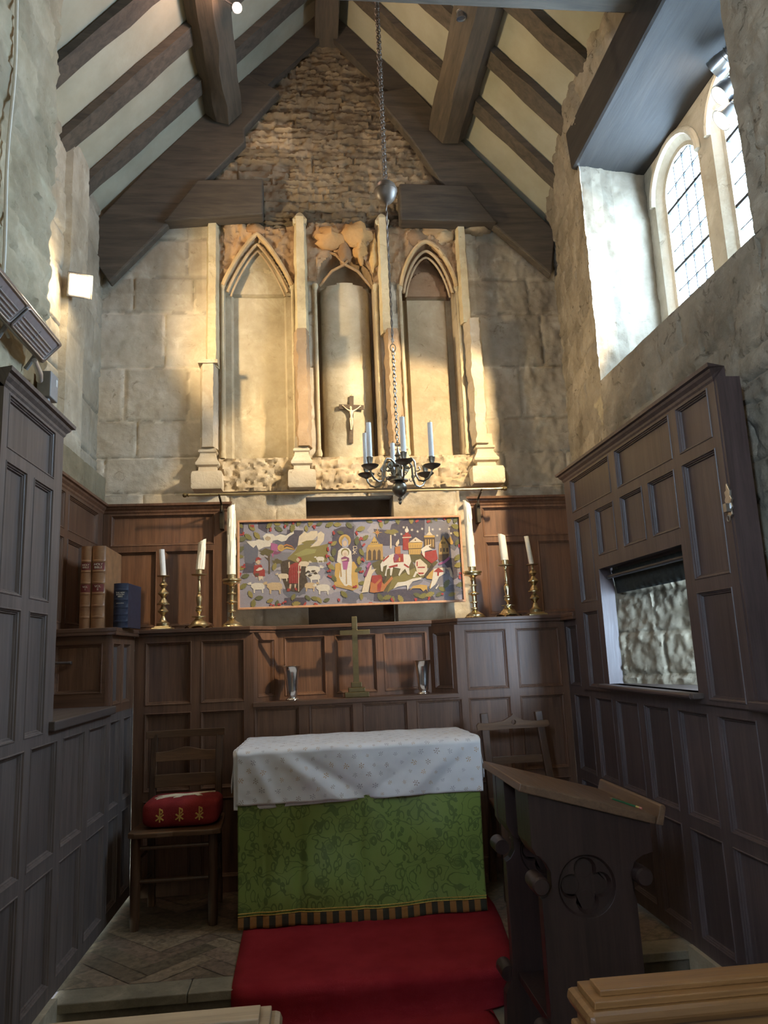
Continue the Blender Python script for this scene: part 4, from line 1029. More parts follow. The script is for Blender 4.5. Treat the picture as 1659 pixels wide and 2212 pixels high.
for Yb, mk in ((YN, True), (YF - .04, False)):
    m = MB(); hole = ring_pts(QC[0], QC[1], .096)
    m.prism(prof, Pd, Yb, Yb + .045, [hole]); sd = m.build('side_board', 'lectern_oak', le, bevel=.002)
    m = MB()                                          # sunk quatrefoil: stepped foils with dished floors
    for r0, y0, r1, y1 in ((.096, 0, .090, .010),):
        A, B = ring_pts(*QC, r0), ring_pts(*QC, r1)
        for i in range(40): m.face([Pd(*A[i], Yb + y0), Pd(*A[(i + 1) % 40], Yb + y0), Pd(*B[(i + 1) % 40], Yb + y1), Pd(*B[i], Yb + y1)])
    q0 = quatre(*QC, .088); q1 = quatre(*QC, .078); n = len(q0)
    tri = tessellate_polygon([[Vector((*p, 0)) for p in ring_pts(*QC, .090)], [Vector((*p, 0)) for p in q0]]); fl = ring_pts(*QC, .090) + q0
    m.add([Pd(*p, Yb + .010) for p in fl], [tuple(t) for t in tri])
    for i in range(n): m.face([Pd(*q0[i], Yb + .010), Pd(*q0[(i + 1) % n], Yb + .010), Pd(*q1[(i + 1) % n], Yb + .028), Pd(*q1[i], Yb + .028)])
    m.face([Pd(*p, Yb + .028) for p in q1])
    for k in range(4):
        c = (QC[0] + .049 * math.cos(k * PI / 2), QC[1] + .049 * math.sin(k * PI / 2))
        for r0, y0, r1, y1 in ((.030, .0275, .024, .036), (.024, .036, .010, .041)):
            A, B = ring_pts(*c, r0, 18), ring_pts(*c, r1, 18)
            for i in range(18): m.face([Pd(*A[i], Yb + y0), Pd(*A[(i + 1) % 18], Yb + y0), Pd(*B[(i + 1) % 18], Yb + y1), Pd(*B[i], Yb + y1)])
    m.build('quatrefoil', 'lectern_oak', sd, smooth=True, ang=.5)
    for x, z in ((.712, .490), (1.058, .495), (.705, .045), (1.060, .045)):   # turned bosses in the notches of the profile
        m = MB(); m.lathe([(.027, -.03), (.029, .0), (.029, .055), (.025, .062)], (x, Yb + .035, z), 24, 'y') if not mk else m.lathe([(.024, -.062), (.029, -.054), (.029, .0), (.027, .04)], (x, Yb + .02, z), 24, 'y'); m.build('boss', 'lectern_oak', sd, smooth=True, ang=.5)
for Yb in (YN + .045, YF - .17):                       # thick cheeks under the book board, scooped below
    m = MB(); m.prism([(.701, .768), (.701, .605), (.712, .580), (.724, .560), (.745, .548), (.760, .60), (.760, .750)], Pd, Yb, Yb + .125); m.build('cheek', 'lectern_oak', le, bevel=.002)
m = MB(); m.box((1.03, YN + .046, .40), (1.055, YF - .04, .60)); m.build('back_rail', 'lectern_oak', le, bevel=.002)
m = MB(); m.box((.74, YN + .04, .02), (1.03, YF - .04, .05)); m.build('shelf', 'lectern_oak', le, bevel=.002)
bl = [(.671, .806), (1.127, .676), (1.1195, .650), (.6635, .780)]
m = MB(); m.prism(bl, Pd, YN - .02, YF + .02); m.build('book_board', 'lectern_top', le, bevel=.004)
m = MB(); m.prism([(1.123, .650), (1.146, .644), (1.162, .700), (1.157, .709), (1.149, .710), (1.143, .706), (1.134, .676)], Pd, YN - .02, YF + .02); m.build('book_ledge', 'lectern_top', le, bevel=.002)
pa, pb = Vector((1.045, 2.72, .7045)), Vector((1.118, 2.60, .6838)); pd = (pb - pa).normalized()
pe = thing('pencil', 'green pencil with a pink eraser lying on the lectern top', 'pencil', pa)
m = MB(); m.tube([pa + pd * .012, pa + pd * .108], .0036, 6); m.build('shaft', 'pencil_green', pe)
m = MB(); m.tube([pa, pa + pd * .012], [.0006, .0036], 8); m.build('point', 'pew_pale', pe)
m = MB(); m.tube([pa + pd * .108, pa + pd * .121], .0041, 10); m.build('ferrule', 'pencil_gold', pe); m = MB(); m.tube([pa + pd * .121, pa + pd * .131], .0038, 10); m.build('eraser', 'pencil_pink', pe, smooth=True)

# ------------------------------------------------------------------ moulded fronts of the two nearest pews
def pew(label, x0, x1, yb, z, mat, post, sg):
    r = thing('pew_front', label, 'pew', ((x0 + x1) / 2, yb, NAVE)); e0 = .014 if sg > 0 else 0; e1 = .014 if sg < 0 else 0
    for k, (ins, z0, z1, bev) in enumerate(((.036, z - .010, z, .002), (.018, z - .022, z - .010, .002), (0, z - .050, z - .022, .012), (.014, z - .075, z - .050, .005), (.004, z - .090, z - .075, .006))):
        m = MB(); a = x0 + (ins if sg > 0 else 0); b = x1 - (ins if sg < 0 else 0)
        m.box((a, yb - .050 + ins, z0), (b, yb + .075 - ins, z1)); m.build('rail_moulding', mat, r, bevel=bev)
    m = MB(); px0 = x0 + .02 if sg > 0 else x1 - .15; m.box((px0, yb - .035, NAVE), (px0 + .13, yb + .055, z - .088)); m.build('post', 'lectern_oak', r, bevel=.004)
    return r
pew('near pew front with a moulded orange-brown top rail, at the bottom right', .452, 1.45, 1.415, .65, 'pew_oak', 0, 1)
pew('near pew front with a pale worn top rail, at the bottom left', -1.0, -.068, 1.415, .655, 'pew_pale', 0, -1)
# ------------------------------------------------------------------ candlesticks and candles on the ledge
LZ = 1.4305; CY = 4.55
P_OUT = [(.036, .024), (.038, .040), (.030, .046), (.022, .052), (.018, .062), (.0155, .070), (.009, .082), (.018, .096), (.029, .106), (.030, .113), (.020, .126), (.011, .140), (.012, .147), (.037, .150), (.037, .155), (.028, .160), (.022, .172), (.012, .189), (.020, .204), (.0315, .213), (.0315, .219), (.019, .233), (.010, .246), (.018, .258), (.025, .266), (.019, .277), (.009, .288), (.008, .306), (.012, .314), (.035, .316), (.038, .321), (.034, .322), (.020, .320)]
P_MID = [(.052, .024), (.047, .034), (.036, .046), (.023, .058), (.022, .066), (.0415, .069), (.0415, .073), (.010, .076), (.006, .084), (.012, .096), (.020, .104), (.021, .112), (.012, .121), (.022, .124), (.022, .128), (.012, .134), (.012, .140), (.016, .155), (.019, .175), (.018, .190), (.008, .204), (.012, .209), (.012, .213), (.007, .217), (.011, .236), (.010, .255), (.006, .285), (.011, .295), (.010, .304), (.012, .312), (.044, .318), (.046, .323), (.019, .325), (.019, .352), (.017, .353)]
P_TALL = [(.062, 0), (.064, .006), (.060, .012), (.054, .014), (.054, .020), (.044, .028), (.030, .036), (.018, .046), (.012, .052), (.023, .056), (.023, .061), (.011, .066), (.011, .090), (.025, .094), (.025, .099), (.012, .104), (.012, .136), (.020, .143), (.033, .147), (.033, .153), (.018, .158), (.012, .164), (.012, .196), (.025, .200), (.025, .205), (.012, .209), (.013, .228), (.017, .235), (.013, .242), (.018, .252), (.030, .260), (.052, .264), (.053, .270), (.046, .274), (.058, .278), (.058, .287), (.052, .290), (.024, .291), (.024, .316), (.021, .317)]
def candlestick(kind, px, label, mat):
    x = at_y(px, 1355, CY).x; c = (x, CY, LZ); r = thing('candlestick', label, 'candlestick', c, 'brass candlesticks on the ledge')
    m = MB()
    if kind == 'out':
        m.square([(.058, 0), (.0585, .010), (.054, .014), (.045, .016), (.040, .024)], c); m.build('base', mat, r, bevel=.003)
    elif kind == 'mid':
        n = 48; rows = []
        for rr, z, sc in ((.079, .0, 0), (.070, .010, 0), (.056, .022, 0), (.050, .025, 0)):
            row = []
            for k in range(n):
                a = 2 * PI * k / n; lob = 1 + .05 * math.cos(6 * a); zz = z
                if z == 0: zz = .016 * (abs(math.sin(3 * a)) ** .6)
                row.append((x + rr * lob * math.cos(a), CY + rr * lob * math.sin(a), LZ + zz))
            rows.append(row)
        m.grid(rows, True); m.face(rows[-1]); m.build('base', mat, r, smooth=True, ang=.6)
    prof = {'out': P_OUT, 'mid': P_MID, 'tall': P_TALL}[kind]
    m = MB(); m.lathe(prof, c, 32); m.build('stem', mat, r, smooth=True, ang=.55)
    return x
def candle(name, x, y, z, h, r0, r1, label, cat='candle', mat='wax', lean=(0, 0), seed=1, drips=0, group=None, slant=0.0, wick=True, parts=True):
    rt = thing(name, label, cat, (x, y, z), group); rows = []; n = 24
    for i in range(22):
        t = i / 21; rr = r0 + (r1 - r0) * t; row = []
        for k in range(n):
            a = 2 * PI * k / n; j = rr * (1 + .05 * drips * noise.noise(Vector((math.cos(a) * 3, math.sin(a) * 3 + seed, t * 5))))
            zz = h * t + (slant * math.cos(a) * r1 + .25 * r1 * drips * noise.noise(Vector((math.cos(a) * 2, seed, math.sin(a) * 2))) if i == 21 else 0)
            row.append((x + lean[0] * t + j * math.cos(a), y + lean[1] * t + j * math.sin(a), z + zz))
        rows.append(row)
    m = MB(); m.grid(rows, True); m.face(rows[0][::-1])
    top = rows[-1]; c = (x + lean[0], y + lean[1], z + h - .006)
    inner = [(c[0] + (p[0] - c[0]) * .7, c[1] + (p[1] - c[1]) * .7, p[2] - .002) for p in top]; m.grid([top, inner], True)
    for k in range(n): m.face([inner[k], inner[(k + 1) % n], c])
    m.build('wax', mat, rt, smooth=True, ang=.9)
    if wick:
        m = MB(); m.tube([(c[0], c[1], c[2] - .004), (c[0] + .001, c[1], c[2] + .012), (c[0] + .003, c[1], c[2] + .018)], .0011, 6); m.build('wick', 'wick', rt)
    if drips > 1:
        m = MB()
        for k in range(9):
            a = rnd(seed, k) * 2 * PI; zt = h * (.35 + .6 * rnd(k, seed)); L = .03 + .12 * rnd(seed, k, 3); p = []
            for i in range(7):
                t = i / 6; zz = zt - L * t; tt = zz / h; rr = (r0 + (r1 - r0) * tt) + .0006
                p.append((x + lean[0] * tt + rr * math.cos(a + .05 * i * (rnd(k) - .5)), y + lean[1] * tt + rr * math.sin(a), z + max(.002, zz)))
            m.tube(p, [.0018, .0024, .0026, .0028, .0032, .0036, .0022], 6)
        m.build('wax_drips', mat, rt, smooth=True)
    return rt
G2 = 'candles on the ledge'
x = candlestick('out', 352, 'brass beehive candlestick on a square base, nearest the blue book', 'old_brass')
candle('candle', x - .001, CY, LZ + .3205, .160, .0165, .0160, 'thin white candle in the candlestick nearest the blue book', lean=(-.012, 0), seed=2, drips=.8, group=G2, mat='wax_white')
x = candlestick('mid', 430, 'slim brass candlestick on scalloped feet, between the two others left of the tapestry', 'old_brass')
candle('candle', x + .004, CY, LZ + .353, .172, .0245, .0225, 'stubby cream candle leaning right, on the scalloped candlestick left of the tapestry', lean=(.014, 0), seed=3, drips=1.6, group=G2, slant=.5)
x = candlestick('tall', 501, 'stout round-based brass candlestick at the left end of the tapestry', 'brass')
candle('candle', x - .002, CY, LZ + .317, .418, .0265, .0235, 'very tall thick dripping candle at the left end of the tapestry', lean=(.0, 0), seed=4, drips=2, group=G2, slant=.7)
x = candlestick('tall', 1028, 'stout round-based brass candlestick at the right end of the tapestry', 'brass')
candle('candle', x - .002, CY, LZ + .317, .408, .0265, .0225, 'very tall thick candle with wax runs at the right end of the tapestry', lean=(-.006, 0), seed=5, drips=2, group=G2, slant=-.7)
x = candlestick('mid', 1101, 'slim brass candlestick on scalloped feet, right of the tapestry', 'brass')
candle('candle', x, CY, LZ + .353, .160, .0235, .0225, 'stubby cream candle in the slim candlestick right of the tapestry', lean=(-.010, 0), seed=6, drips=.8, group=G2, slant=-.3)
x = candlestick('out', 1160, 'brass beehive candlestick on a square base, in shadow at the right end of the ledge', 'old_brass')
candle('candle', x - .002, CY, LZ + .3205, .180, .0150, .0140, 'thin white candle leaning left, in shadow at the right end of the ledge', lean=(-.022, 0), seed=7, drips=.6, group=G2)
# ------------------------------------------------------------------ books on the corner ledge
def text_part(name, body, size, mat, parent, origin, rx, ry, extr=.0004, align='CENTER', sx=1.0):
    cu = bpy.data.curves.new('lettering_curve', 'FONT'); cu.body = body; cu.size = size; cu.align_x = align; cu.align_y = 'CENTER'; cu.extrude = extr; cu.space_line = .95
    to = bpy.data.objects.new('lettering_tmp', cu); COL.objects.link(to); dg = bpy.context.evaluated_depsgraph_get(); dg.update()
    me = bpy.data.meshes.new_from_object(to.evaluated_get(dg)); bpy.data.objects.remove(to); bpy.data.curves.remove(cu)
    rx, ry = Vector(rx), Vector(ry); rz = rx.cross(ry); o = wloc(parent)
    for v in me.vertices: q = Vector(origin) + rx * v.co.x * sx + ry * v.co.y + rz * v.co.z - o; v.co = q
    me.name = name; me.materials.clear(); me.materials.append(MATS[mat]); ob = bpy.data.objects.new(name, me); COL.objects.link(ob); ob.parent = parent; return ob
def book(label, x0, x1, y0, depth, h, mat, bands, panels, group, rot=0.0):
    root = thing('book', label, 'book', ((x0 + x1) / 2, y0, LZ), group); w = x1 - x0; c0 = Vector((x1, y0, 0)); R3 = Matrix.Rotation(rot, 3, 'Z')
    W = lambda x, y, z: c0 + R3 @ Vector((x - x1, y, 0)) + Vector((0, 0, LZ + z))
    t = .006; m = MB()
    for a, b in ((x0, x0 + t), (x1 - t, x1)): m.hexa([W(a, .004, 0), W(b, .004, 0), W(b, depth, 0), W(a, depth, 0), W(a, .004, h), W(b, .004, h), W(b, depth, h), W(a, depth, h)])
    m.build('cover', mat, root, bevel=.002)
    m = MB(); m.hexa([W(x0 + t, .008, .004), W(x1 - t, .008, .004), W(x1 - t, depth - .008, .004), W(x0 + t, depth - .008, .004), W(x0 + t, .008, h - .006), W(x1 - t, .008, h - .006), W(x1 - t, depth - .008, h - .006), W(x0 + t, depth - .008, h - .006)]); m.build('pages', 'paper', root)
    ns = 14; zs = sorted([0, h] + [b - .0065 for b in bands] + [b - .004 for b in bands] + [b + .004 for b in bands] + [b + .0065 for b in bands]); rows = []
    for z in zs:
        up = any(abs(z - b) < .0045 for b in bands); row = []
        for k in range(ns + 1):
            u = k / ns; bow = .16 * w * (1 - (2 * u - 1) ** 2) + (.004 if up else 0) * math.sin(PI * min(1, max(0, u))) ** .3; row.append(W(x0 + w * u, .004 - bow, z))
        rows.append(row)
    m = MB(); m.grid(rows); m.build('spine', mat, root, smooth=True, ang=.5)
    def patch(za, zb, mat_):
        rows = [[W(x0 + w * (.06 + .88 * k / ns), .0034 - .16 * w * (1 - (2 * (.06 + .88 * k / ns) - 1) ** 2), z) for k in range(ns + 1)] for z in (za, zb)]; m = MB(); m.grid(rows); return m.build('title_label', mat_, root, smooth=True)
    for za, zb, mt in panels: patch(za, zb, mt)
    return root, (lambda z: W((x0 + x1) / 2, .0022 - .16 * w, z)), R3 @ Vector((1, 0, 0))
BB = [.060, .118, .182, .238, .298, .352]
for vol, x0, x1, lab in (('VOL\nI', -1.196, -1.143, 'thinner of the two tall tan leather volumes, standing at the left wall'), ('VOL\nII', -1.139, -1.072, 'thicker of the two tall tan leather volumes, standing behind the blue book')):
    r, sp, rx = book(lab, x0, x1, 4.02, .38, .432, 'book_tan', BB, [(.306, .344, 'book_red'), (.190, .230, 'book_red')], 'tan leather volumes on the corner ledge', rot=.03)
    s = .017 if x1 - x0 > .06 else .0135
    text_part('lettering', 'HOLY\nBIBLE', s, 'lettering_cream', r, sp(.325), rx, (0, 0, 1)); text_part('lettering', vol, s, 'lettering_cream', r, sp(.210), rx, (0, 0, 1))
    m = MB(); w = x1 - x0
    for z in (.301, .349, .185, .235):
        m.tube([sp(z) + rx * (w * (u - .5) * .9) + Vector((0, .16 * w * (2 * u - 1) ** 2 * .8 + .0012, 0)) for u in [k / 8 for k in range(9)]], .0012, 6)
    m.build('gilt_band', 'gilt', r)
r, sp, rx = book('short dark blue leather book with raised bands, in front of the tan volumes', -1.030, -.955, 4.03, .24, .232, 'book_blue', [.034, .070, .106, .146, .197], [], None, rot=-.06)
text_part('lettering', 'THE NEW\nENGLISH\nBIBLE', .0105, 'lettering_cream', r, sp(.172), rx, (0, 0, 1)); text_part('lettering', 'APOCRYPHA', .0068, 'lettering_cream', r, sp(.127), rx, (0, 0, 1))
# ------------------------------------------------------------------ brass cross and silver vases in the recess
SZ = .9965
c = at_z(770, 1505, SZ); cx, cy = c.x, 4.505; r = thing('altar_cross', 'plain brass cross on a three-stepped base, standing in the altar recess', 'cross', (cx, cy, SZ))
for w, d, z0, z1 in ((.142, .085, 0, .030), (.098, .062, .030, .056), (.062, .042, .056, .086)):
    m = MB(); m.box((cx - w / 2, cy - d / 2, SZ + z0), (cx + w / 2, cy + d / 2, SZ + z1)); m.build('base_step', 'dark_brass', r, bevel=.003)
m = MB(); pl = [(-.017, .08), (.017, .08), (.016, .362), (.090, .362), (.090, .390), (.016, .390), (.016, .470), (-.016, .470), (-.016, .390), (-.090, .390), (-.090, .362), (-.016, .362)]
m.prism([(cx + a, SZ + b) for a, b in pl], lambda u, v, d: Vector((u, d, v)), cy - .010, cy + .010); m.build('cross', 'dark_brass', r, bevel=.0025)
for px, py, lab in ((632, 1512, 'flared silver beaker vase left of the brass altar cross'), (915, 1499, 'flared silver beaker vase right of the brass altar cross')):
    c = at_z(px, py, SZ); m = MB()
    pr = [(.036, 0), (.039, .004), (.036, .010), (.027, .014), (.026, .020), (.030, .026), (.032, .060), (.036, .110), (.043, .160), (.052, .190), (.058, .196), (.056, .1965), (.050, .190), (.041, .160), (.033, .100), (.029, .045), (.0, .040)]
    m.lathe(pr, (c.x, 4.492, SZ), 32, cap=False); tag(m.build('silver_vase', 'silver', smooth=True, ang=.8), lab, 'vase', 'silver vases')
# ------------------------------------------------------------------ crucifix on the barrel of the middle niche
o = at_y(759, 905, 4.90); r = thing('crucifix', 'wooden crucifix with a pale carved figure, hung in the middle stone niche', 'crucifix', o)
T = Matrix.Rotation(.045, 3, 'Y'); KP = lambda x, z, y=0: Vector((o.x, 4.898 + y, o.z)) + T @ Vector((x, 0, z))
m = MB(); pl = [(-.014, -.172), (.014, -.172), (.014, .068), (.086, .070), (.086, .102), (.014, .102), (.014, .166), (-.014, .166), (-.014, .102), (-.086, .102), (-.086, .070), (-.014, .068)]
m.prism(pl, lambda u, v, d: KP(u, v, d), 0, .012); m.build('cross', 'cross_wood', r, bevel=.0015)
m = MB(); m.tube([KP(0, .166, .004), KP(0, .178, .004)], .0025, 8); m.build('hanging_ring', 'dark_brass', r)
def skin(name, mat, parent, nodes, edges, root, sub=1):
    me = bpy.data.meshes.new(name); bm = bmesh.new(); ly = bm.verts.layers.skin.verify(); ol = wloc(parent); vs = []
    for p, rad in nodes:
        v = bm.verts.new(Vector(p) - ol); v[ly].radius = (rad, rad); vs.append(v)
    for a, b in edges: bm.edges.new((vs[a], vs[b]))
    vs[root][ly].use_root = True; bm.to_mesh(me); bm.free(); me.materials.append(MATS[mat])
    ob = bpy.data.objects.new(name, me); COL.objects.link(ob); ob.parent = parent
    s = ob.modifiers.new('skin', 'SKIN'); s.use_smooth_shade = True
    b = ob.modifiers.new('sub', 'SUBSURF'); b.levels = sub; b.render_levels = sub; return ob
N = []; Ed = []
def nd(x, z, y, rad, link=None):
    N.append((KP(x, z, y), rad)); k = len(N) - 1
    if link is not None: Ed.append((link, k))
    return k
pelv = nd(.000, .000, -.008, .0090); wst = nd(-.001, .018, -.009, .0080, pelv); chs = nd(-.001, .042, -.011, .0110, wst); nk = nd(-.003, .062, -.013, .0050, chs); hd_ = nd(-.006, .075, -.017, .0088, nk); hd2 = nd(-.008, .086, -.018, .0070, hd_)
for s in (-1, 1):
    sh = nd(s * .014, .055, -.010, .0060, chs); el = nd(s * .034, .068, -.007, .0042, sh); wr = nd(s * .055, .086, -.005, .0028, el); hn = nd(s * .060, .091, -.005, .0028, wr)
    for q in range(4): nd(s * (.0640 + .001 * q), .0975 - .0028 * q, -.0045, .0008, hn)
    nd(s * .0575, .0965, -.0055, .0009, wr)
    hp = nd(s * .006, -.012, -.008, .0075, pelv); kn_ = nd(s * .0055 + .002, -.042, -.014, .0050, hp); an = nd(s * .003, -.074, -.008, .0032, kn_); nd(s * .003, -.082, -.012, .0032, an)
fg = skin('figure', 'ivory', r, N, Ed, pelv, 1)
m = MB(); m.lathe([(.0095, -.010), (.0125, -.004), (.0120, .004), (.0092, .008)], KP(0, -.002, -.008), 14); m.build('loincloth', 'ivory', r, smooth=True)
# ------------------------------------------------------------------ framed needlework panel
TY = 4.735
def tp(px, py): p = at_y(px, py, TY); return (p.x, p.z)
tr = thing('tapestry', 'framed needlework panel of shepherds, a mother and child and riders, above the ledge', 'tapestry', (.27, TY, 1.55))
c4 = [tp(512, 1126), tp(995, 1112), tp(1005.5, 1301), tp(513.5, 1317)]
X0, X1 = (c4[0][0] + c4[3][0]) / 2, (c4[1][0] + c4[2][0]) / 2; Z0, Z1 = (c4[2][1] + c4[3][1]) / 2, (c4[0][1] + c4[1][1]) / 2
m = MB(); fw = .014; Pt = lambda u, v, d: Vector((u, TY + d, v))
m.prism([(X0, Z0), (X1, Z0), (X1, Z1), (X0, Z1)], Pt, -.012, .012, [[(X0 + fw, Z0 + fw), (X1 - fw, Z0 + fw), (X1 - fw, Z1 - fw), (X0 + fw, Z1 - fw)]]); m.build('frame', 'frame_wood', tr, bevel=.003)
m = MB(); e = .008
NAVY, MAUVE, PALE, LAV, SLATE = (.060, .055, .085), (.175, .170, .200), (.36, .33, .35), (.26, .25, .30), (.11, .12, .16)
CREAM, WHITE, GOLD, OCHRE, OLIVE, DOLIVE = (.60, .50, .36), (.62, .57, .48), (.50, .31, .085), (.40, .25, .09), (.20, .165, .050), (.095, .080, .030)
RED, PINK, PLUM, ORANGE, BROWN, DKB, SKIN_ = (.30, .030, .030), (.36, .10, .24), (.20, .05, .12), (.42, .15, .05), (.085, .055, .035), (.045, .032, .022), (.55, .40, .28)
LEAF = [(.17, .16, .045), (.25, .21, .06), (.10, .11, .045)]
lev = [0]
def shape(col, pts, src=1, lv=1):
    if src == 1: q = [tp(505 + x / 6.38, 1105 + y / 6.38) for x, y in pts]
    elif src == 2: q = [tp(745 + x / 6.144, 1100 + y / 6.144) for x, y in pts]
    else: q = pts
    q = [(min(X1 - fw * .9, max(X0 + fw * .9, a)), min(Z1 - fw * .9, max(Z0 + fw * .9, b))) for a, b in q]
    lev[0] += 1; d = .004 - .0005 * lv - .000006 * lev[0]; m.tint = col
    tri = tessellate_polygon([[Vector((*p, 0)) for p in q]]); m.add([Pt(*p, d) for p in q], [tuple(t) for t in tri])
def blob(x, y, rx, ry, n=14, wob=.15, seed=0): return [(x + rx * math.cos(2 * PI * k / n) * (1 + wob * math.sin(k * 2.7 + seed)), y + ry * math.sin(2 * PI * k / n) * (1 + wob * math.cos(k * 1.9 + seed))) for k in range(n)]
m.tint = LAV; m.face([Pt(X0 + e, Z0 + e, .004), Pt(X1 - e, Z0 + e, .004), Pt(X1 - e, Z1 - e, .004), Pt(X0 + e, Z1 - e, .004)])
for k in range(70):                                             # patches of blues, mauves and pale greys in the ground
    u, v = X0 + .02 + (X1 - X0 - .04) * rnd(k, 1), Z0 + .02 + (Z1 - Z0 - .04) * rnd(k, 2); shape([MAUVE, PALE, LAV, SLATE, MAUVE, PALE][k % 6], blob(u, v, .03 + .05 * rnd(k, 3), .02 + .035 * rnd(k, 4), 12, .3, k), 0, 0)
S = shape
S(NAVY, [(330, 120), (480, 130), (460, 300), (340, 230)]); S(NAVY, [(60, 130), (140, 130), (130, 300), (60, 320)]); S(NAVY, [(740, 250), (960, 260), (880, 470), (830, 530), (700, 450)]); S(NAVY, [(160, 700), (290, 690), (300, 840), (120, 850)])
S(NAVY, [(1380, 250), (1480, 210), (1659, 200), (1659, 560), (1620, 700), (1400, 700), (1330, 560)]); S(SLATE, [(130, 450), (340, 440), (330, 640), (250, 720), (150, 700)]); S(MAUVE, [(500, 560), (800, 560), (700, 740), (520, 800)]); S(NAVY, [(700, 1190), (1010, 1180), (990, 1290), (690, 1290)])
S(OLIVE, [(880, 470), (1000, 440), (1140, 480), (1300, 440), (1290, 690), (1060, 700), (900, 760), (760, 760), (740, 640), (850, 540)]); S(DKB, [(640, 690), (760, 660), (1010, 760), (1000, 900), (1020, 980), (900, 1120), (720, 1080), (660, 900)])
S(CREAM, [(900, 340), (980, 270), (1010, 300), (1060, 270), (1150, 265), (1160, 330), (1080, 400), (1000, 400), (930, 450), (880, 470)]); S(CREAM, [(1150, 400), (1160, 300), (1200, 270), (1250, 310), (1240, 400), (1180, 470), (1050, 490)]); S(OLIVE, [(930, 430), (1000, 400), (1140, 390), (1100, 440), (1010, 470)]); S((.27, .26, .09), [(830, 590), (1000, 510), (1140, 520), (1120, 570), (900, 620)])
S(WHITE, [(170, 410), (300, 400), (340, 380), (420, 400), (400, 340), (450, 300), (540, 310), (570, 340), (640, 310), (720, 330), (770, 300), (820, 260), (830, 300), (760, 345), (720, 400), (660, 415), (600, 390), (540, 400), (500, 480), (420, 490), (340, 530), (310, 460), (270, 500), (220, 460)], 1, 2); S((.42, .33, .22), blob(470, 370, 40, 30), 1, 3)
S(PINK, [(510, 430), (600, 450), (620, 520), (560, 560), (540, 640), (510, 560)], 1, 2); S(PLUM, [(560, 540), (660, 560), (600, 590), (540, 590)], 1, 2); S(GOLD, blob(650, 500, 48, 48, 16, 0), 1, 3); S(OCHRE, blob(655, 500, 26, 28, 14, 0), 1, 4)
for k in range(3): S([ORANGE, BROWN, GOLD][k], [(690, 460 + 22 * k), (730, 445 + 20 * k), (800, 470 + 16 * k), (850, 530), (790, 495 + 14 * k), (730, 470 + 20 * k), (690, 480 + 22 * k)], 1, 3)
S(BROWN, [(480, 520), (500, 520), (500, 860), (478, 860), (480, 680), (420, 620), (470, 640)], 1, 2); S(DOLIVE, blob(450, 560, 90, 45, 18, .3), 1, 2); S(DOLIVE, blob(600, 690, 70, 35, 16, .3, 3), 1, 2)
S(RED, [(280, 740), (380, 730), (400, 780), (430, 810), (430, 890), (300, 900), (270, 850)], 1, 2); S(SKIN_, blob(335, 695, 34, 32), 1, 3); S(RED, [(300, 690), (305, 640), (340, 625), (390, 660), (345, 660)], 1, 4); S(WHITE, [(300, 810), (350, 770), (400, 775), (395, 800), (330, 820)], 1, 4); S(CREAM, [(335, 890), (400, 890), (405, 960), (385, 920), (350, 960)], 1, 3); S(BROWN, [(290, 850), (350, 850), (340, 890), (300, 890)], 1, 4)
S(RED, [(770, 740), (850, 700), (910, 710), (925, 800), (890, 990), (760, 990), (755, 850)], 1, 3); S(RED, blob(905, 660, 32, 38), 1, 3); S(SKIN_, blob(885, 665, 24, 26), 1, 4); S(SKIN_, [(750, 700), (770, 690), (775, 770), (755, 780)], 1, 3); S(SKIN_, [(770, 1000), (795, 1000), (785, 1070), (760, 1070)], 1, 3); S(SKIN_, [(835, 1000), (860, 1000), (850, 1060), (835, 1060)], 1, 3); S(RED, [(740, 1060), (785, 1060), (770, 1100), (730, 1100)], 1, 4); S(RED, [(830, 1050), (865, 1050), (880, 1090), (845, 1085)], 1, 4); S(CREAM, [(890, 720), (900, 720), (900, 1100), (888, 1100)], 1, 5); S(SKIN_, [(880, 820), (925, 820), (920, 845), (880, 850)], 1, 5)
for k in range(5): S((.17, .01, .015), [(775 + 26 * k, 760), (779 + 26 * k, 760), (777 + 25 * k, 985), (772 + 25 * k, 985)], 1, 5)
def sheep(x, y, s, c, flip=1, src=1):
    f = lambda q: [(x + flip * a * s, y + b * s) for a, b in q]
    S(c, f([(-60, -20), (-20, -32), (40, -30), (62, -14), (64, 20), (50, 25), (52, 62), (40, 62), (36, 30), (-24, 32), (-26, 62), (-38, 62), (-42, 24), (-62, 6)]), src, 3); S(c, f([(-60, -14), (-58, -38), (-80, -36), (-96, -22), (-84, -12)]), src, 4); S(DKB, f([(-86, -28), (-80, -29), (-80, -24)]), src, 5)
sheep(1190, 650, .9, WHITE); sheep(680, 890, 1.15, CREAM); sheep(1090, 800, 1.6, WHITE, -1); sheep(1110, 900, 1.3, WHITE); sheep(1230, 1050, 1.5, WHITE); sheep(330, 1030, 1.5, WHITE); sheep(560, 1030, 1.7, (.52, .38, .22)); sheep(1060, 1020, 1.3, (.52, .38, .22), -1); sheep(970, 720, 1.1, CREAM, -1)
for x, y in ((1030, 830), (1095, 820), (1130, 850), (1050, 880)): S(DKB, blob(x, y, 26, 16, 10, .3, x), 1, 6)
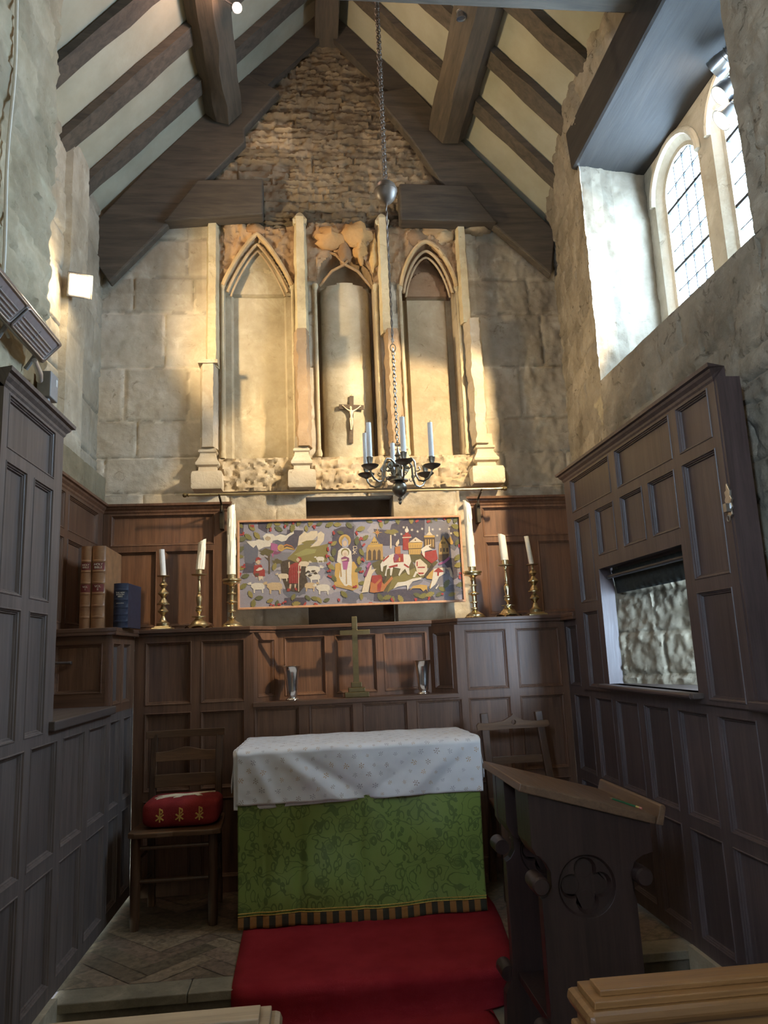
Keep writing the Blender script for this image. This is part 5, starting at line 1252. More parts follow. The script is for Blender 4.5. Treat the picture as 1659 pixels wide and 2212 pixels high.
# mother and child on a throne, with the chi-rho beside them
S(GOLD, [(1400, 720), (1480, 690), (1659, 690), (1700, 760), (1720, 1050), (1640, 1090), (1380, 1020)], 1, 2); S(GOLD, blob(1530, 400, 84, 86, 22, 0), 1, 3); S((.33, .21, .06), blob(1530, 405, 62, 66, 20, 0), 1, 3); S((.33, .33, .40), [(1490, 400), (1530, 345), (1575, 400), (1580, 480), (1550, 500), (1495, 490)], 1, 4); S(SKIN_, blob(1532, 440, 28, 40, 16, 0), 1, 5)
S(WHITE, [(1440, 540), (1490, 500), (1580, 500), (1620, 550), (1630, 700), (1620, 900), (1630, 1030), (1580, 1010), (1540, 1040), (1480, 960), (1450, 900), (1480, 720), (1420, 690)], 1, 3); S(OCHRE, [(1460, 720), (1476, 720), (1490, 900), (1470, 900)], 1, 4); S(OCHRE, [(1545, 780), (1556, 780), (1562, 1000), (1545, 1000)], 1, 4); S(OLIVE, blob(1535, 565, 56, 56, 18, 0), 1, 4); S(CREAM, blob(1535, 575, 44, 46, 18, 0), 1, 5); S(SKIN_, blob(1535, 590, 22, 28, 14, 0), 1, 6); S(PLUM, [(1480, 640), (1530, 615), (1590, 640), (1590, 690), (1490, 690)], 1, 6); S(PINK, [(1495, 690), (1580, 690), (1560, 800), (1510, 800)], 1, 6); S(SKIN_, [(1480, 660), (1560, 650), (1560, 668), (1490, 685)], 1, 7)
S(OCHRE, [(1390, 1030), (1640, 1090), (1640, 1040), (1430, 1010)], 1, 4)
for a, b, w in (((110, 490), (118, 560), 9), ((112, 494), (155, 490), 8), ((155, 490), (158, 525), 8), ((158, 525), (118, 530), 8), ((100, 540), (155, 590), 8), ((152, 545), (100, 600), 8), ((118, 540), (128, 600), 8)):
    dx, dy = b[0] - a[0], b[1] - a[1]; L = math.hypot(dx, dy); nx, ny = -dy / L * w / 2, dx / L * w / 2; S(CREAM, [(a[0] + nx, a[1] + ny), (b[0] + nx, b[1] + ny), (b[0] - nx, b[1] - ny), (a[0] - nx, a[1] - ny)], 2, 5)
# right half: night sky, towers, riders, camels and dogs
S(NAVY, [(380, 260), (600, 280), (620, 200), (830, 110), (1060, 130), (1060, 420), (780, 480), (500, 480), (430, 400)], 2); S(NAVY, [(1380, 230), (1530, 200), (1540, 470), (1440, 460)], 2); S(NAVY, [(1260, 640), (1480, 650), (1500, 900), (1440, 940), (1380, 800)], 2); S(NAVY, [(390, 1110), (720, 1060), (1100, 1050), (1200, 1200), (860, 1240), (380, 1220)], 2); S(MAUVE, [(1060, 130), (1380, 170), (1370, 420), (1200, 430), (1060, 300)], 2)
S(DOLIVE, [(360, 720), (560, 620), (880, 600), (900, 700), (1000, 900), (860, 960), (640, 1060), (520, 1100), (500, 900), (420, 860)], 2); S(OLIVE, [(640, 900), (720, 880), (1000, 740), (1100, 900), (880, 930), (700, 1000), (560, 1110)], 2); S(DOLIVE, [(860, 600), (1000, 580), (1240, 700), (1150, 800), (900, 700)], 2); S(NAVY, [(40, 400), (200, 400), (260, 640), (160, 820), (110, 700)], 2, 0)
S(OCHRE, [(290, 500), (500, 490), (510, 670), (280, 680)], 2, 2); S(GOLD, [(310, 470), (500, 460), (505, 495), (300, 505)], 2, 3); S(GOLD, [(330, 465), (360, 420), (390, 355), (420, 410), (450, 460)], 2, 3)
for k in range(3): S(BROWN, [(310 + 62 * k, 560), (330 + 62 * k, 530), (350 + 62 * k, 560), (352 + 62 * k, 670), (308 + 62 * k, 672)], 2, 4); S(DKB, blob(365 + 25 * k, 438, 8, 10, 8, 0), 2, 4)
for k in range(8): a = k * PI / 4; L = 75 if k % 2 == 0 else 45; S(GOLD, [(430 + 9 * math.cos(a + 1.57), 308 + 9 * math.sin(a + 1.57)), (430 + L * math.cos(a), 308 + L * math.sin(a)), (430 - 9 * math.cos(a + 1.57), 308 - 9 * math.sin(a + 1.57))], 2, 4)
S(ORANGE, blob(430, 308, 17, 17, 12, 0), 2, 5)
for x, y in ((780, 240), (890, 275), (965, 295), (1025, 260), (1165, 268), (1260, 265), (1380, 260), (1410, 320), (1225, 350), (665, 340), (750, 330)):
    for k in range(4): a = k * PI / 4 + .2; S(WHITE, [(x + 24 * math.cos(a), y + 24 * math.sin(a)), (x + 4 * math.cos(a + 1.57), y + 4 * math.sin(a + 1.57)), (x - 24 * math.cos(a), y - 24 * math.sin(a)), (x - 4 * math.cos(a + 1.57), y - 4 * math.sin(a + 1.57))], 2, 5)
S(CREAM, [(600, 340), (618, 340), (622, 520), (600, 520)], 2, 3); S(OLIVE, blob(620, 300, 90, 34, 16, .3), 2, 2); S(RED, [(770, 340), (870, 330), (880, 370), (850, 400), (860, 540), (770, 540)], 2, 3); S(CREAM, [(760, 370), (885, 365), (885, 378), (760, 383)], 2, 4); S(WHITE, blob(822, 280, 26, 30, 12, .1), 2, 4); S(WHITE, [(815, 230), (830, 230), (832, 270), (815, 270)], 2, 4); S(RED, [(800, 310), (845, 308), (850, 340), (795, 342)], 2, 3)
S(GOLD, [(840, 445), (1035, 440), (1000, 600), (850, 600)], 2, 4); S(CREAM, [(850, 440), (940, 370), (1035, 435)], 2, 4); S(BROWN, [(845, 520), (1030, 515), (1030, 525), (845, 530)], 2, 5); S(BROWN, blob(935, 410, 10, 10, 8, 0), 2, 5)
for k in range(5): S(OCHRE, [(862 + 32 * k, 470), (876 + 32 * k, 470), (876 + 32 * k, 505), (862 + 32 * k, 505)], 2, 5); S(OCHRE, [(862 + 30 * k, 540), (880 + 30 * k, 540), (880 + 30 * k, 590), (862 + 30 * k, 590)], 2, 5)
S(BROWN, [(1050, 370), (1195, 365), (1200, 520), (1050, 520)], 2, 3); S(GOLD, [(1050, 350), (1190, 345), (1195, 372), (1050, 375)], 2, 4); S(CREAM, [(1075, 345), (1120, 290), (1170, 345)], 2, 4); S(WHITE, [(1112, 230), (1126, 230), (1130, 295), (1108, 295)], 2, 4)
for k in range(4): S(OCHRE, [(1068 + 32 * k, 400), (1084 + 32 * k, 400), (1084 + 32 * k, 500), (1068 + 32 * k, 500)], 2, 4)
S(OCHRE, [(1250, 460), (1370, 455), (1390, 620), (1310, 660), (1245, 670)], 2, 3); S(GOLD, [(1250, 470), (1305, 345), (1360, 465)], 2, 4); S(GOLD, [(1360, 400), (1400, 360), (1440, 440), (1430, 470), (1380, 460)], 2, 3); S(BROWN, [(1330, 370), (1400, 460), (1380, 470), (1320, 390)], 2, 4)
for k in range(3): S(BROWN, [(1262 + 42 * k, 515), (1286 + 42 * k, 515), (1286 + 42 * k, 565), (1262 + 42 * k, 565)], 2, 4); S(DKB, [(1275 + 22 * k, 430), (1287 + 22 * k, 430), (1287 + 22 * k, 460), (1275 + 22 * k, 460)], 2, 5)
S(BROWN, [(1250, 600), (1380, 590), (1370, 650), (1250, 700)], 2, 4)
S(WHITE, [(470, 730), (540, 630), (640, 590), (860, 600), (880, 690), (850, 760), (860, 870), (835, 870), (800, 790), (760, 830), (720, 890), (710, 870), (740, 790), (640, 770), (620, 880), (600, 880), (600, 780), (560, 800), (550, 890), (530, 880), (560, 740), (510, 760), (500, 830), (480, 820)], 2, 5); S(RED, [(640, 650), (660, 600), (775, 590), (780, 700), (650, 710)], 2, 6); S(GOLD, [(715, 640), (735, 640), (735, 690), (715, 690)], 2, 7); S(ORANGE, [(665, 500), (735, 490), (740, 590), (665, 600)], 2, 6); S(SKIN_, blob(690, 470, 18, 24, 12, 0), 2, 7); S(CREAM, [(675, 450), (715, 395), (722, 450), (700, 480)], 2, 8); S(PLUM, [(650, 600), (690, 590), (720, 640), (660, 700)], 2, 7); S(RED, [(580, 760), (700, 730), (700, 760), (590, 780)], 2, 6); S(RED, [(790, 720), (860, 770), (840, 780), (780, 740)], 2, 6); S(RED, [(500, 680), (580, 610), (590, 625), (510, 700)], 2, 6)
S(RED, [(1010, 590), (1100, 560), (1210, 540), (1235, 660), (1150, 720), (1060, 650)], 2, 5); S(WHITE, [(1010, 530), (1080, 480), (1150, 465), (1110, 500), (1165, 535), (1060, 560), (1060, 640), (1030, 600)], 2, 6); S(CREAM, [(940, 680), (1000, 660), (1090, 740), (1095, 860), (1000, 890), (960, 850), (930, 740)], 2, 6); S(WHITE, [(900, 900), (940, 820), (960, 840), (930, 900)], 2, 6); S(RED, [(965, 765), (1065, 762), (1060, 780), (965, 780)], 2, 7); S(RED, [(970, 840), (1050, 840), (1040, 862), (980, 862)], 2, 7); S(RED, [(950, 700), (966, 690), (965, 760), (950, 755)], 2, 7)
S(GOLD, [(1090, 880), (1180, 790), (1320, 770), (1330, 850), (1240, 880), (1210, 960), (1130, 1060), (1120, 1040), (1160, 930), (1080, 920)], 2, 6); S(WHITE, [(1180, 790), (1330, 775), (1330, 850), (1250, 900), (1200, 1000), (1130, 1060), (1160, 930)], 2, 7); S(RED, [(1175, 830), (1240, 775), (1320, 830), (1250, 840), (1245, 885), (1225, 885), (1225, 835)], 2, 8); S(CREAM, [(1330, 780), (1400, 770), (1425, 840), (1440, 920), (1400, 890), (1380, 810)], 2, 7); S(DKB, [(1060, 860), (1120, 780), (1150, 720), (1180, 760), (1100, 880), (1040, 920)], 2, 6); S(PINK, [(1240, 720), (1310, 690), (1380, 630), (1395, 660), (1320, 720), (1250, 740)], 2, 6)
S(WHITE, [(640, 1060), (700, 970), (800, 960), (900, 920), (1020, 900), (1010, 930), (900, 960), (860, 1010), (830, 1080), (820, 1010), (700, 1030)], 2, 6); S(GOLD, [(860, 1080), (900, 1020), (1000, 1000), (1090, 1010), (1095, 1100), (1080, 1060), (1040, 1090), (1000, 1050), (900, 1050)], 2, 7); S(WHITE, [(1200, 1050), (1250, 990), (1240, 1020), (1215, 1060)], 2, 6)
S(RED, [(360, 880), (480, 870), (500, 920), (430, 1040), (350, 960)], 2, 6); S(ORANGE, [(340, 960), (400, 990), (470, 920), (520, 1000), (620, 890), (640, 920), (560, 1010), (510, 1090), (390, 1110), (330, 1100)], 2, 7); S(RED, [(430, 1000), (500, 930), (470, 1090), (430, 1090)], 2, 8); S(DKB, [(500, 900), (560, 890), (530, 960), (500, 980)], 2, 7)
S(CREAM, [(270, 900), (320, 760), (360, 740), (350, 800), (420, 790), (360, 860), (340, 960), (310, 1100), (220, 1110)], 2, 6); S(PLUM, [(250, 880), (310, 740), (350, 715), (330, 770), (280, 900)], 2, 7); S(PINK, [(280, 760), (320, 700), (350, 715), (300, 780)], 2, 7)
def leafy(x, y, s, a, src, k):
    pts = []; n = 5
    for sd in (1, -1):
        for i in range(n + 1) if sd > 0 else range(n, -1, -1):
            t = i / n * 2 - 1; w = (1 - t * t) * .42
            pts.append((t, sd * w)); 
            if 0 < i < n and sd > 0: pts.append((t + .12, sd * (w + .22)))
            if 0 < i < n and sd < 0: pts.append((t - .12, sd * (w + .22)))
    S(LEAF[k % 3], [(x + s * (p * math.cos(a) - q * math.sin(a)), y + s * (p * math.sin(a) + q * math.cos(a))) for p, q in pts], src, 3)
hol = [(1, x, y) for x, y in ((90, 190), (250, 220), (110, 380), (200, 350), (320, 330), (95, 520), (90, 620), (100, 780), (160, 890), (490, 190), (600, 170), (720, 150), (900, 155), (1060, 150), (620, 240), (810, 225), (1000, 235), (1180, 170), (1320, 180), (1430, 180), (1470, 290), (1590, 195), (1380, 440), (1380, 560), (1350, 650), (1340, 760), (1380, 920), (130, 1030), (230, 1140), (350, 1190), (270, 1270), (500, 1230), (600, 1265), (820, 1180), (860, 1270), (1020, 1190), (1120, 1200), (1180, 1220), (1280, 1220), (1520, 1140), (560, 760))] + [(2, x, y) for x, y in ((60, 215), (320, 150), (210, 260), (160, 420), (220, 570), (190, 680), (180, 800), (270, 380), (480, 200), (560, 150), (700, 150), (880, 140), (1120, 150), (1200, 120), (1380, 130), (1470, 130), (1470, 230), (1490, 330), (1490, 440), (1500, 640), (1510, 740), (1350, 990), (1290, 1060), (1420, 1130), (1540, 1000), (230, 980), (220, 1160), (470, 1170), (560, 1170), (740, 1190), (960, 1140), (1040, 1150), (1130, 1130), (1250, 1130), (640, 1200))]
for k, (s_, x, y) in enumerate(hol): leafy(x, y, 46 + 20 * rnd(k, 7), rnd(k, 5) * 3.1, s_, k)
for k, (s_, x, y) in enumerate(((1, 325, 130), (1, 490, 250), (1, 260, 190), (1, 115, 310), (1, 700, 205), (1, 825, 150), (1, 1110, 210), (1, 1390, 290), (1, 1330, 410), (1, 1310, 520), (1, 1290, 620), (1, 1310, 720), (1, 1310, 820), (1, 1320, 890), (1, 130, 750), (1, 75, 870), (1, 530, 1290), (1, 620, 1290), (1, 700, 1250), (1, 980, 1270), (1, 1140, 1270), (1, 1450, 1210), (1, 1390, 1040), (2, 150, 320), (2, 215, 390), (2, 240, 480), (2, 240, 670), (2, 220, 830), (2, 135, 1020), (2, 460, 150), (2, 660, 115), (2, 965, 165), (2, 1110, 165), (2, 1320, 125), (2, 1530, 490), (2, 1540, 840), (2, 1530, 900), (2, 1280, 1110), (2, 1120, 1180), (2, 930, 1200), (2, 620, 1205), (2, 340, 1235))):
    for q in range(3): S((.34, .035, .04), blob(x + 20 * (rnd(k, q) - .5) * 2, y + 18 * (rnd(q, k) - .5) * 2, 15, 15, 9, 0), s_, 5)
m.build('needlework', 'embroidery', tr, color=True, merge=False)
# ------------------------------------------------------------------ curtain rod over the tapestry
a, b = at_y(400, 1070, 4.625), at_y(1090, 1055, 4.625); zr = (a.z + b.z) / 2; r = thing('curtain_rod', 'long thin brass curtain rod with ball ends, fixed above the tapestry', 'curtain rod', ((a.x + b.x) / 2, 4.625, zr))
m = MB(); m.tube([(a.x + .02, 4.625, zr), (b.x - .02, 4.625, zr)], .0085, 12); m.build('rod', 'old_brass', r, smooth=True)
for x, s in ((a.x, 1), (b.x, -1)): m = MB(); m.lathe([(.001, -.018), (.012, -.013), (.0155, -.003), (.012, .008), (.006, .012), (.012, .016), (.012, .020), (.0085, .022)] if s > 0 else [(.0085, -.022), (.012, -.020), (.012, -.016), (.006, -.012), (.012, -.008), (.0155, .003), (.012, .013), (.001, .018)], (x, 4.625, zr), 16, 'x'); m.build('finial', 'dark_brass', r, smooth=True)
for px in (477, 1035):
    x = at_y(px, 1075, 4.7).x; m = MB(); m.tube([(x, 4.760, 2.145), (x, 4.735, 2.17), (x, 4.735, 2.215), (x, 4.66, zr - .020), (x, 4.625, zr - .014)], .007, 8); m.box((x - .012, 4.735, 2.06), (x + .012, 4.80, 2.19)); m.tube([(x + 0, 4.625 + .012 * math.sin(k), zr + .012 * math.cos(k)) for k in [PI * (.5 + q / 8) for q in range(9)]], .004, 6); m.build('bracket', 'black_iron', r, bevel=.001)
# ------------------------------------------------------------------ chandelier hung on its chain
CX, CYc = .438, 3.50; r = thing('chandelier', 'small six-armed brass chandelier hanging on a long chain before the altar', 'chandelier', (CX, CYc, 1.95))
m = MB(); m.lathe([(.001, 1.944), (.007, 1.950), (.008, 1.957), (.004, 1.962), (.008, 1.968), (.010, 1.973), (.004, 1.980), (.012, 1.985), (.028, 1.998), (.037, 2.020), (.037, 2.034), (.028, 2.052), (.016, 2.060), (.045, 2.060), (.044, 2.066), (.014, 2.070), (.012, 2.085), (.018, 2.095), (.012, 2.105), (.012, 2.130), (.026, 2.136), (.028, 2.144), (.012, 2.152), (.010, 2.180), (.017, 2.190), (.008, 2.205), (.004, 2.230), (.001, 2.236)], (CX, CYc, 0), 24); m.build('body', 'chandelier_brass', r, smooth=True, ang=.6)
m = MB(); m.tube([(CX + .010 * math.cos(k), CYc, 2.246 + .010 * math.sin(k)) for k in [2 * PI * q / 14 for q in range(14)]], .0022, 6, True); m.build('hanging_ring', 'chandelier_brass', r)
RR = .172
for k in range(6):
    a = -PI / 2 + k * PI / 3 + .03; ca, sa = math.cos(a), math.sin(a); W = lambda q, z: (CX + q * ca, CYc + q * sa, z)
    arm = MB(); pts = [(.018, 2.142), (.045, 2.165), (.070, 2.166), (.084, 2.146), (.086, 2.115), (.088, 2.080), (.102, 2.052), (.125, 2.045), (.150, 2.056), (.166, 2.078), (RR, 2.100)]
    arm.tube([W(*p) for p in pts], .0050, 8)
    arm.tube([W(.052 + .019 * math.cos(t) * (1 - i / 40), 2.132 + .019 * math.sin(t) * (1 - i / 40)) for i, t in enumerate([1.7 + q * .42 for q in range(24)])], .0034, 6)
    arm.tube([W(.088, 2.10), W(.102, 2.098), W(.110, 2.106), W(.106, 2.116), W(.099, 2.112)], .0030, 6); arm.tube([W(.034, 2.125), W(.030, 2.104), (W(.040, 2.095)), W(.048, 2.103)], .0028, 6); arm.tube([W(.086, 2.078), W(.076, 2.066), W(.066, 2.070), W(.066, 2.080)], .0028, 6)
    ao = arm.build('arm', 'chandelier_brass', r, smooth=True)
    m = MB(); m.lathe([(.006, 2.094), (.012, 2.100), (.024, 2.104), (.037, 2.112), (.042, 2.119), (.040, 2.120), (.028, 2.115), (.012, 2.114)], (CX + RR * ca, CYc + RR * sa, 0), 24); m.build('drip_pan', 'chandelier_brass', ao, smooth=True)
    m = MB(); m.lathe([(.011, 2.114), (.012, 2.120), (.010, 2.126), (.0135, 2.140), (.0150, 2.154), (.0160, 2.157), (.0150, 2.160), (.0125, 2.158)], (CX + RR * ca, CYc + RR * sa, 0), 18); m.build('socket', 'chandelier_brass', ao, smooth=True)
    pos = ['nearest front arm', 'front right arm', None, 'rear arm, behind the front candle', 'rear left arm, half hidden', 'front left arm'][k]
    if pos: candle('candle', CX + RR * ca, CYc + RR * sa, 2.150, .178 if k != 3 else .150, .0128, .0122, 'slim white candle on the chandelier, ' + pos, mat='wax_white', seed=20 + k, drips=.3, group='candles of the chandelier')
def chain(m, x, y, z0, z1, L, w, rw):
    z = z0; k = 0
    while z < z1:
        p = []
        for q in range(12):
            t = 2 * PI * q / 12; h = (L / 2) * math.sin(t); s = (w / 2) * math.copysign(abs(math.cos(t)) ** .7, math.cos(t)); p.append((x + (s if k % 2 else s * .35), y + (s * .35 if k % 2 else s), z + L / 2 + h))
        m.tube(p, rw, 5, True); z += L - rw * 2.6; k += 1
m = MB(); chain(m, CX, CYc, 2.25, 2.735, .026, .015, .0024); m.build('lower_chain', 'chandelier_brass', r, smooth=True)
m = MB(); m.tube([(CX + .014 * math.cos(t), CYc, 2.748 + .020 * math.sin(t)) for t in [2 * PI * q / 16 for q in range(16)]], .0028, 6, True); m.build('shackle', 'chandelier_brass', r, smooth=True)
m = MB(); m.prism([(CX - .010, 2.802), (CX + .009, 2.790), (CX - .002, 2.766)], lambda u, v, d: Vector((u, CYc + d, v)), -.004, .004); m.build('clip', 'steel', r)
m = MB()
for k in range(2): m.tube([(CX + .004 * math.cos(q * .55 + k * PI), CYc + .004 * math.sin(q * .55 + k * PI), 2.78 + .009 * q) for q in range(88)], .0030, 5)
m.build('rope', 'bronze', r, smooth=True)
m = MB(); m.lathe([(.004, 3.540), (.012, 3.546), (.030, 3.556), (.046, 3.574), (.056, 3.600), (.0585, 3.616), (.0615, 3.618), (.0615, 3.624), (.0580, 3.626), (.052, 3.648), (.036, 3.664), (.014, 3.672), (.005, 3.674)], (CX, CYc, 0), 32); m.build('weight_ball', 'bronze', r, smooth=True, ang=.5)
m = MB(); chain(m, CX - .005, CYc, 3.67, 5.68, .026, .014, .0026); chain(m, CX + .006, CYc, 3.68, 5.68, .026, .014, .0026); m.build('upper_chain', 'bronze', r, smooth=True)
# ------------------------------------------------------------------ heater, lamp, cable on the left wall
r = thing('radiant_heater', 'long electric wall heater with two slotted grilles, above the tall left panelling', 'heater', (-1.05, 2.6, 2.44))
Y0h, Y1h = 2.10, 2.915; F = [(-.966, 2.508), (-1.036, 2.432)]; Bk = [(-1.005, 2.540), (-1.075, 2.466)]
m = MB(); sec = [F[0], (-.973, 2.522), Bk[0], Bk[1], (-1.050, 2.436), F[1]]; m.grid([[(x, y, z) for x, z in sec] for y in (Y0h, Y1h)], True); m.face([(x, Y0h, z) for x, z in sec]); m.face([(x, Y1h, z) for x, z in sec]); m.build('housing', 'heater_shell', r, bevel=.006)
fa, fb = Vector((F[0][0], 0, F[0][1])), Vector((F[1][0], 0, F[1][1])); fd = (fb - fa); fn = Vector((-fd.z, 0, fd.x)).normalized(); fn = fn if fn.x > 0 else -fn
PHt = lambda u, v, d: fa + fd * v + fn * d + Vector((0, u, 0))
for k, (ya, yb) in enumerate(((2.20, 2.545), (2.565, 2.885))):
    q = [(ya, .14), (ya + .010, .08), (yb - .010, .08), (yb, .14), (yb, .86), (yb - .010, .92), (ya + .010, .92), (ya, .86)]
    m = MB(); m.prism(q, PHt, .0, .003); g = m.build('element', 'heater_glass', r)
    m = MB(); m.tube([PHt(*p, .004) for p in q], .0035, 6, True)
    for v in (.42, .56, .70, .82): m.tube([PHt(ya + .015, v, .004), PHt(yb - .015, v, .004)], .0030, 6)
    m.tube([PHt((ya + yb) / 2, .3, .004), PHt((ya + yb) / 2, .86, .004)], .002, 6); m.build('grille', 'heater_grille', g, smooth=True)
m = MB(); m.tube([(-1.03, 2.80, 2.40), (-1.045, 2.90, 2.385), (-1.06, 2.945, 2.375)], [.010, .013, .013], 12); m.build('bracket', 'heater_grille', r, smooth=True)
for y_ in (2.60, 2.88): m = MB(); m.tube([(-1.055, y_, 2.455), (-1.095, y_ + .01, 2.40)], .009, 8); m.build('wall_arm', 'box_grey', r)
jb = thing('junction_box', 'grey electrical junction box with a white label, below the end of the heater', 'junction box', (-1.07, 3.03, 2.32))
m = MB(); m.box((-1.085, 2.985, 2.322), (-1.030, 3.075, 2.432)); m.build('box', 'box_grey', jb, bevel=.004)
m = MB(); m.box((-1.0302, 3.045, 2.385), (-1.0285, 3.060, 2.415)); m.build('label', 'label_white', jb)
m = MB(); m.lathe([(.014, 2.285), (.017, 2.292), (.017, 2.312), (.012, 2.326)], (-1.055, 3.01, 0), 12); m.build('gland', 'box_grey', jb, smooth=True)
m = MB(); m.tube([(-1.055, 3.01, 2.29), (-1.062, 3.0, 2.24), (-1.075, 2.985, 2.21)], .006, 8); m.build('lead', 'cable_white', jb, smooth=True)
m = MB(); m.tube([(-1.083, 2.60 + .012 * math.sin(k * .7), 2.50 + .09 * k) for k in range(24)], .007, 8); m.tube([(-1.083, 2.60, 2.50), (-1.08, 2.62, 2.46), (-1.08, 2.68, 2.44)], .006, 8); tag(m.build('cable', 'cable_white', smooth=True), 'pale cable running up the left stone wall to the roof', 'cable')
lp = at_x(173, 617, -1.25); fl = thing('flood_lamp', 'bright square floodlight on the left wall at the foot of the gable rafter', 'lamp', lp)
fwd = (Vector((.25, 0, 1.4)) - lp).normalized(); rt_ = fwd.cross(Vector((0, 0, 1))).normalized(); upv = rt_.cross(fwd)
Lq = lambda x, z, d: lp + rt_ * x + upv * z + fwd * d
m = MB(); m.hexa([Lq(-.062, -.062, -.045), Lq(.062, -.062, -.045), Lq(.062, .062, -.045), Lq(-.062, .062, -.045), Lq(-.068, -.068, -.004), Lq(.068, -.068, -.004), Lq(.068, .068, -.004), Lq(-.068, .068, -.004)]); m.build('housing', 'spot_black', fl, bevel=.004)
m = MB(); m.hexa([Lq(-.054, -.054, -.004), Lq(.054, -.054, -.004), Lq(.054, .054, -.004), Lq(-.054, .054, -.004), Lq(-.054, -.054, .002), Lq(.054, -.054, .002), Lq(.054, .054, .002), Lq(-.054, .054, .002)]); m.build('lens', 'lamp_warm', fl)
m = MB(); m.tube([Lq(0, 0, -.04), (-1.33, lp.y + .05, lp.z), (LW, lp.y + .06, lp.z)], .010, 8); m.build('bracket', 'spot_black', fl)
# ------------------------------------------------------------------ spotlights
def spot(label, pos, aim, lens, sc=1.0, mount=None, tail='spot_black'):
    pos = Vector(pos); d = (Vector(aim) - pos).normalized(); q = Vector((0, 0, 1)).rotation_difference(d).to_matrix(); r = thing('spotlight', label, 'spotlight', pos, 'spotlights')
    m = MB(); m.lathe([(.012 * sc, -.085 * sc), (.022 * sc, -.080 * sc), (.026 * sc, -.045 * sc), (.034 * sc, -.018 * sc), (.037 * sc, .010 * sc), (.033 * sc, .010 * sc), (.030 * sc, -.004 * sc)], pos, 20, tilt=q, cap=False); m.build('housing', tail, r, smooth=True, ang=.5)
    m = MB()
    for k in range(4): m.lathe([(.027 * sc, (-.075 + .012 * k) * sc), (.030 * sc, (-.073 + .012 * k) * sc), (.027 * sc, (-.071 + .012 * k) * sc)], pos, 20, tilt=q)
    m.build('cooling_fins', 'steel', r, smooth=True)
    m = MB(); m.lathe([(.001, -.003 * sc), (.030 * sc, -.003 * sc), (.030 * sc, .002 * sc), (.001, .004 * sc)], pos, 20, tilt=q); m.build('lens', lens, r, smooth=True)
    if mount: m = MB(); m.tube([pos - d * .06 * sc, mount], .006, 8); m.build('bracket', tail, r)
    return d
AIM = (-.6, 4.0, 1.6)
spots = []
for (px, py), lens, lab in (((1548, 148), 'spot_off', 'highest of the three spotlights in the window recess'), ((1560, 203), 'lamp_spot', 'middle of the three spotlights in the window recess'), ((1563, 256), 'lamp_spot', 'lowest and brightest of the three spotlights in the window recess')):
    p = at_x(px, py, 2.0)
    if lens == 'spot_off': lens = 'lamp_spot'
    spot(lab, p, AIM if lab[0] != 'h' else (1.0, 4.8, 3.2), lens, 1.5, (2.088, p.y - .03, p.z + .01), 'steel'); spots.append(p)
p1 = Vector((-.40, 3.60, 4.86)); p1 = at_z(512, 17, 4.86); spot('small spotlight with a pinkish glow on the left purlin', p1, (.1, 1.0, 2.0), 'lamp_pink', .75, (-.49, p1.y, 4.97))
p2 = at_z(996, 38, 4.86); spot('small steel spotlight, unlit, hanging from the right purlin', p2, p2 + Vector((.1, .2, -1)), 'spot_black', .8, (1.02, p2.y, 4.97), 'steel')
# ------------------------------------------------------------------ small fittings of the right panelling
pc = at_x(1575, 1085, 1.50); r = thing('wall_sconce', 'small worn metal leaf-shaped fitting on the end post of the tall right panelling', 'sconce', (1.50, pc.y, pc.z))
prof = [(.0, -.055), (.014, -.045), (.010, -.030), (.020, -.020), (.016, -.005), (.024, .010), (.016, .022), (.020, .040), (.008, .045), (.006, .062), (.0, .070), (-.006, .058), (-.012, .046), (-.018, .040), (-.014, .022), (-.023, .008), (-.014, -.004), (-.019, -.020), (-.009, -.030), (-.013, -.046)]
m = MB(); m.prism([(pc.y + a, pc.z + b) for a, b in prof], lambda u, v, d: Vector((1.505 - d, u, v)), 0, .008); m.build('plate', 'steel', r, bevel=.002)
m = MB(); m.tube([(1.490, pc.y + .009 * math.cos(t), pc.z - .058 + .011 * math.sin(t)) for t in [2 * PI * q / 12 for q in range(12)]], .0022, 6, True); m.box((1.480, pc.y - .010, pc.z - .035), (1.500, pc.y + .010, pc.z - .005)); m.build('cup', 'steel', r)
r = thing('roller_blind', 'black roller blind drawn up at the top of the hatch', 'blind', (1.56, 3.33, 1.56))
m = MB(); m.tube([(1.545, 2.895, 1.585), (1.545, 3.76, 1.585)], .011, 12); m.build('roller', 'spot_black', r, smooth=True)
m = MB(); rows = [[(1.575 + .004 * math.sin(y * 40) + .02 * k, 2.89 + (3.765 - 2.89) * y / 40, 1.62 - .12 * k) for y in range(41)] for k in (0, .5, 1)]; m.grid(rows); o = m.build('cloth', 'blind_cloth', r, smooth=True); b = o.modifiers.new('solid', 'SOLIDIFY'); b.thickness = .004
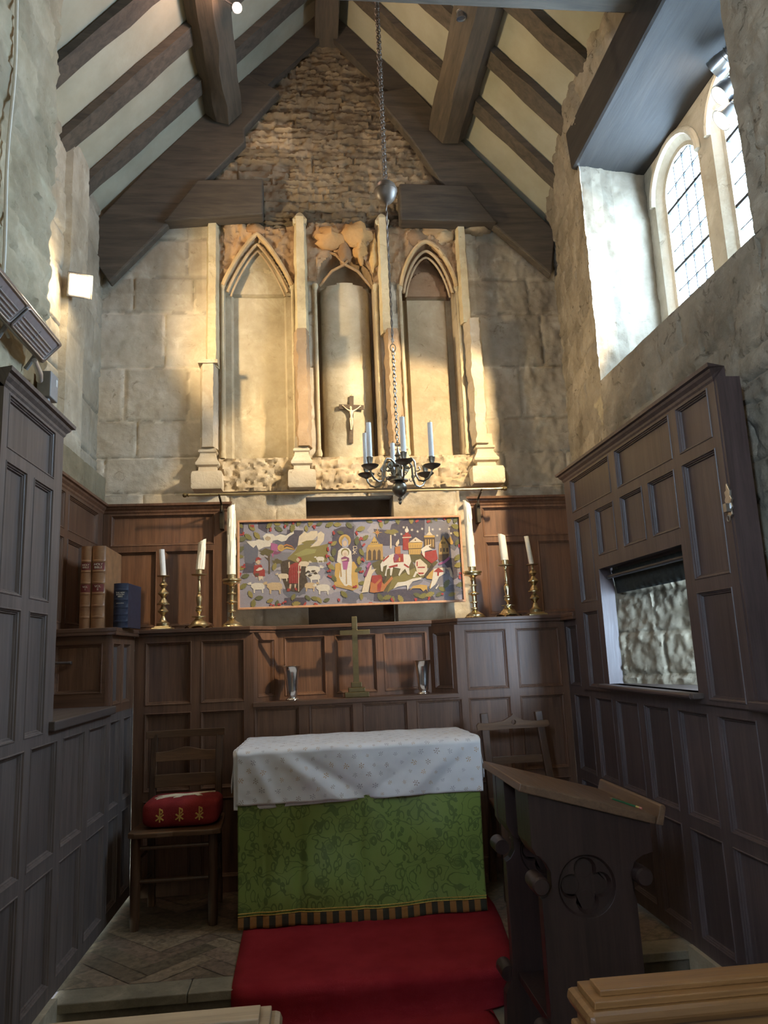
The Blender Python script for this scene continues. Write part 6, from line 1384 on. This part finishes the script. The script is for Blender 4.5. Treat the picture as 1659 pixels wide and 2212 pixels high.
# ------------------------------------------------------------------ light: daylight through the window, the hatch and an added unseen nave opening, the lamp on the left wall, the spotlights in the window recess
w = bpy.data.worlds.new('world'); SC.world = w; w.use_nodes = True
bg = w.node_tree.nodes['Background']; bg.inputs[0].default_value = (.56, .76, 1.0, 1); bg.inputs[1].default_value = 38.0
def light(name, typ, loc, energy, col=(1, 1, 1), **kw):
    l = bpy.data.lights.new(name, typ); l.energy = energy; l.color = col; o = bpy.data.objects.new(name, l); COL.objects.link(o); o.location = loc
    for k, v in kw.items(): setattr(l, k, v)
    return o
def aim(o, p): o.rotation_euler = (Vector(p) - o.location).to_track_quat('-Z', 'Y').to_euler()
def portal(loc, to, sx, sy):
    o = light('daylight_portal', 'AREA', loc, 1, shape='RECTANGLE', size=sx, size_y=sy); o.data.cycles.is_portal = True; aim(o, to); return o
portal((2.30, 3.31, 3.5), (0, 3.31, 3.5), 1.2, 1.35)
portal((-1.30, -1.0, 2.6), (0, -1.0, 2.6), .8, 1.1)  # portal of the unseen nave opening added for fill daylight
portal((1.95, 2.58, 1.35), (1.95, 4, 1.35), .5, .6)
WARM = (1.0, .77, .46)
fp = lp + fwd * .05
o = light('flood_lamp_light', 'SPOT', fp, 80, WARM, spot_size=1.75, spot_blend=.45, shadow_soft_size=.05); aim(o, (.4, 4.84, 3.75))
light('flood_lamp_glow', 'POINT', fp, 5, WARM, shadow_soft_size=.05)
for k, (p, e) in enumerate(zip(spots, (15, 135, 185))):
    AIM2 = (.55, 4.84, 2.35)
    o = light('spotlight_beam', 'SPOT', p + (Vector(AIM) - p).normalized() * .03, e, WARM, spot_size=.76, spot_blend=.3, shadow_soft_size=.03); aim(o, AIM2 if k else (1.0, 4.8, 3.2))
light('pink_spot_light', 'POINT', p1 + Vector((.02, -.05, -.03)), 9, (1, .62, .46), shadow_soft_size=.03)
light('nave_fill_light', 'POINT', (.25, -.6, 4.4), 18, WARM, shadow_soft_size=.08)  # unseen warm fill light added behind the viewer, without a fitting
# ------------------------------------------------------------------ camera
cd = bpy.data.cameras.new('camera'); cam = bpy.data.objects.new('camera', cd); COL.objects.link(cam)
cd.sensor_fit = 'HORIZONTAL'; cd.sensor_width = 36; cd.lens = FPX * 36 / IW; cd.clip_start = .05; cd.clip_end = 100
cam.matrix_world = Matrix(((RM[0][0], -RM[0][1], -RM[0][2], 0), (RM[1][0], -RM[1][1], -RM[1][2], 0), (RM[2][0], -RM[2][1], -RM[2][2], EYE), (0, 0, 0, 1)))
SC.camera = cam
SC.view_settings.view_transform = 'Standard'; SC.view_settings.look = 'None'; SC.view_settings.exposure = 1.0; SC.view_settings.gamma = 1
SC.cycles.max_bounces = 7; SC.cycles.diffuse_bounces = 4; SC.cycles.glossy_bounces = 3; SC.cycles.use_adaptive_sampling = True; SC.cycles.adaptive_threshold = 0.02; SC.cycles.sample_clamp_indirect = 6
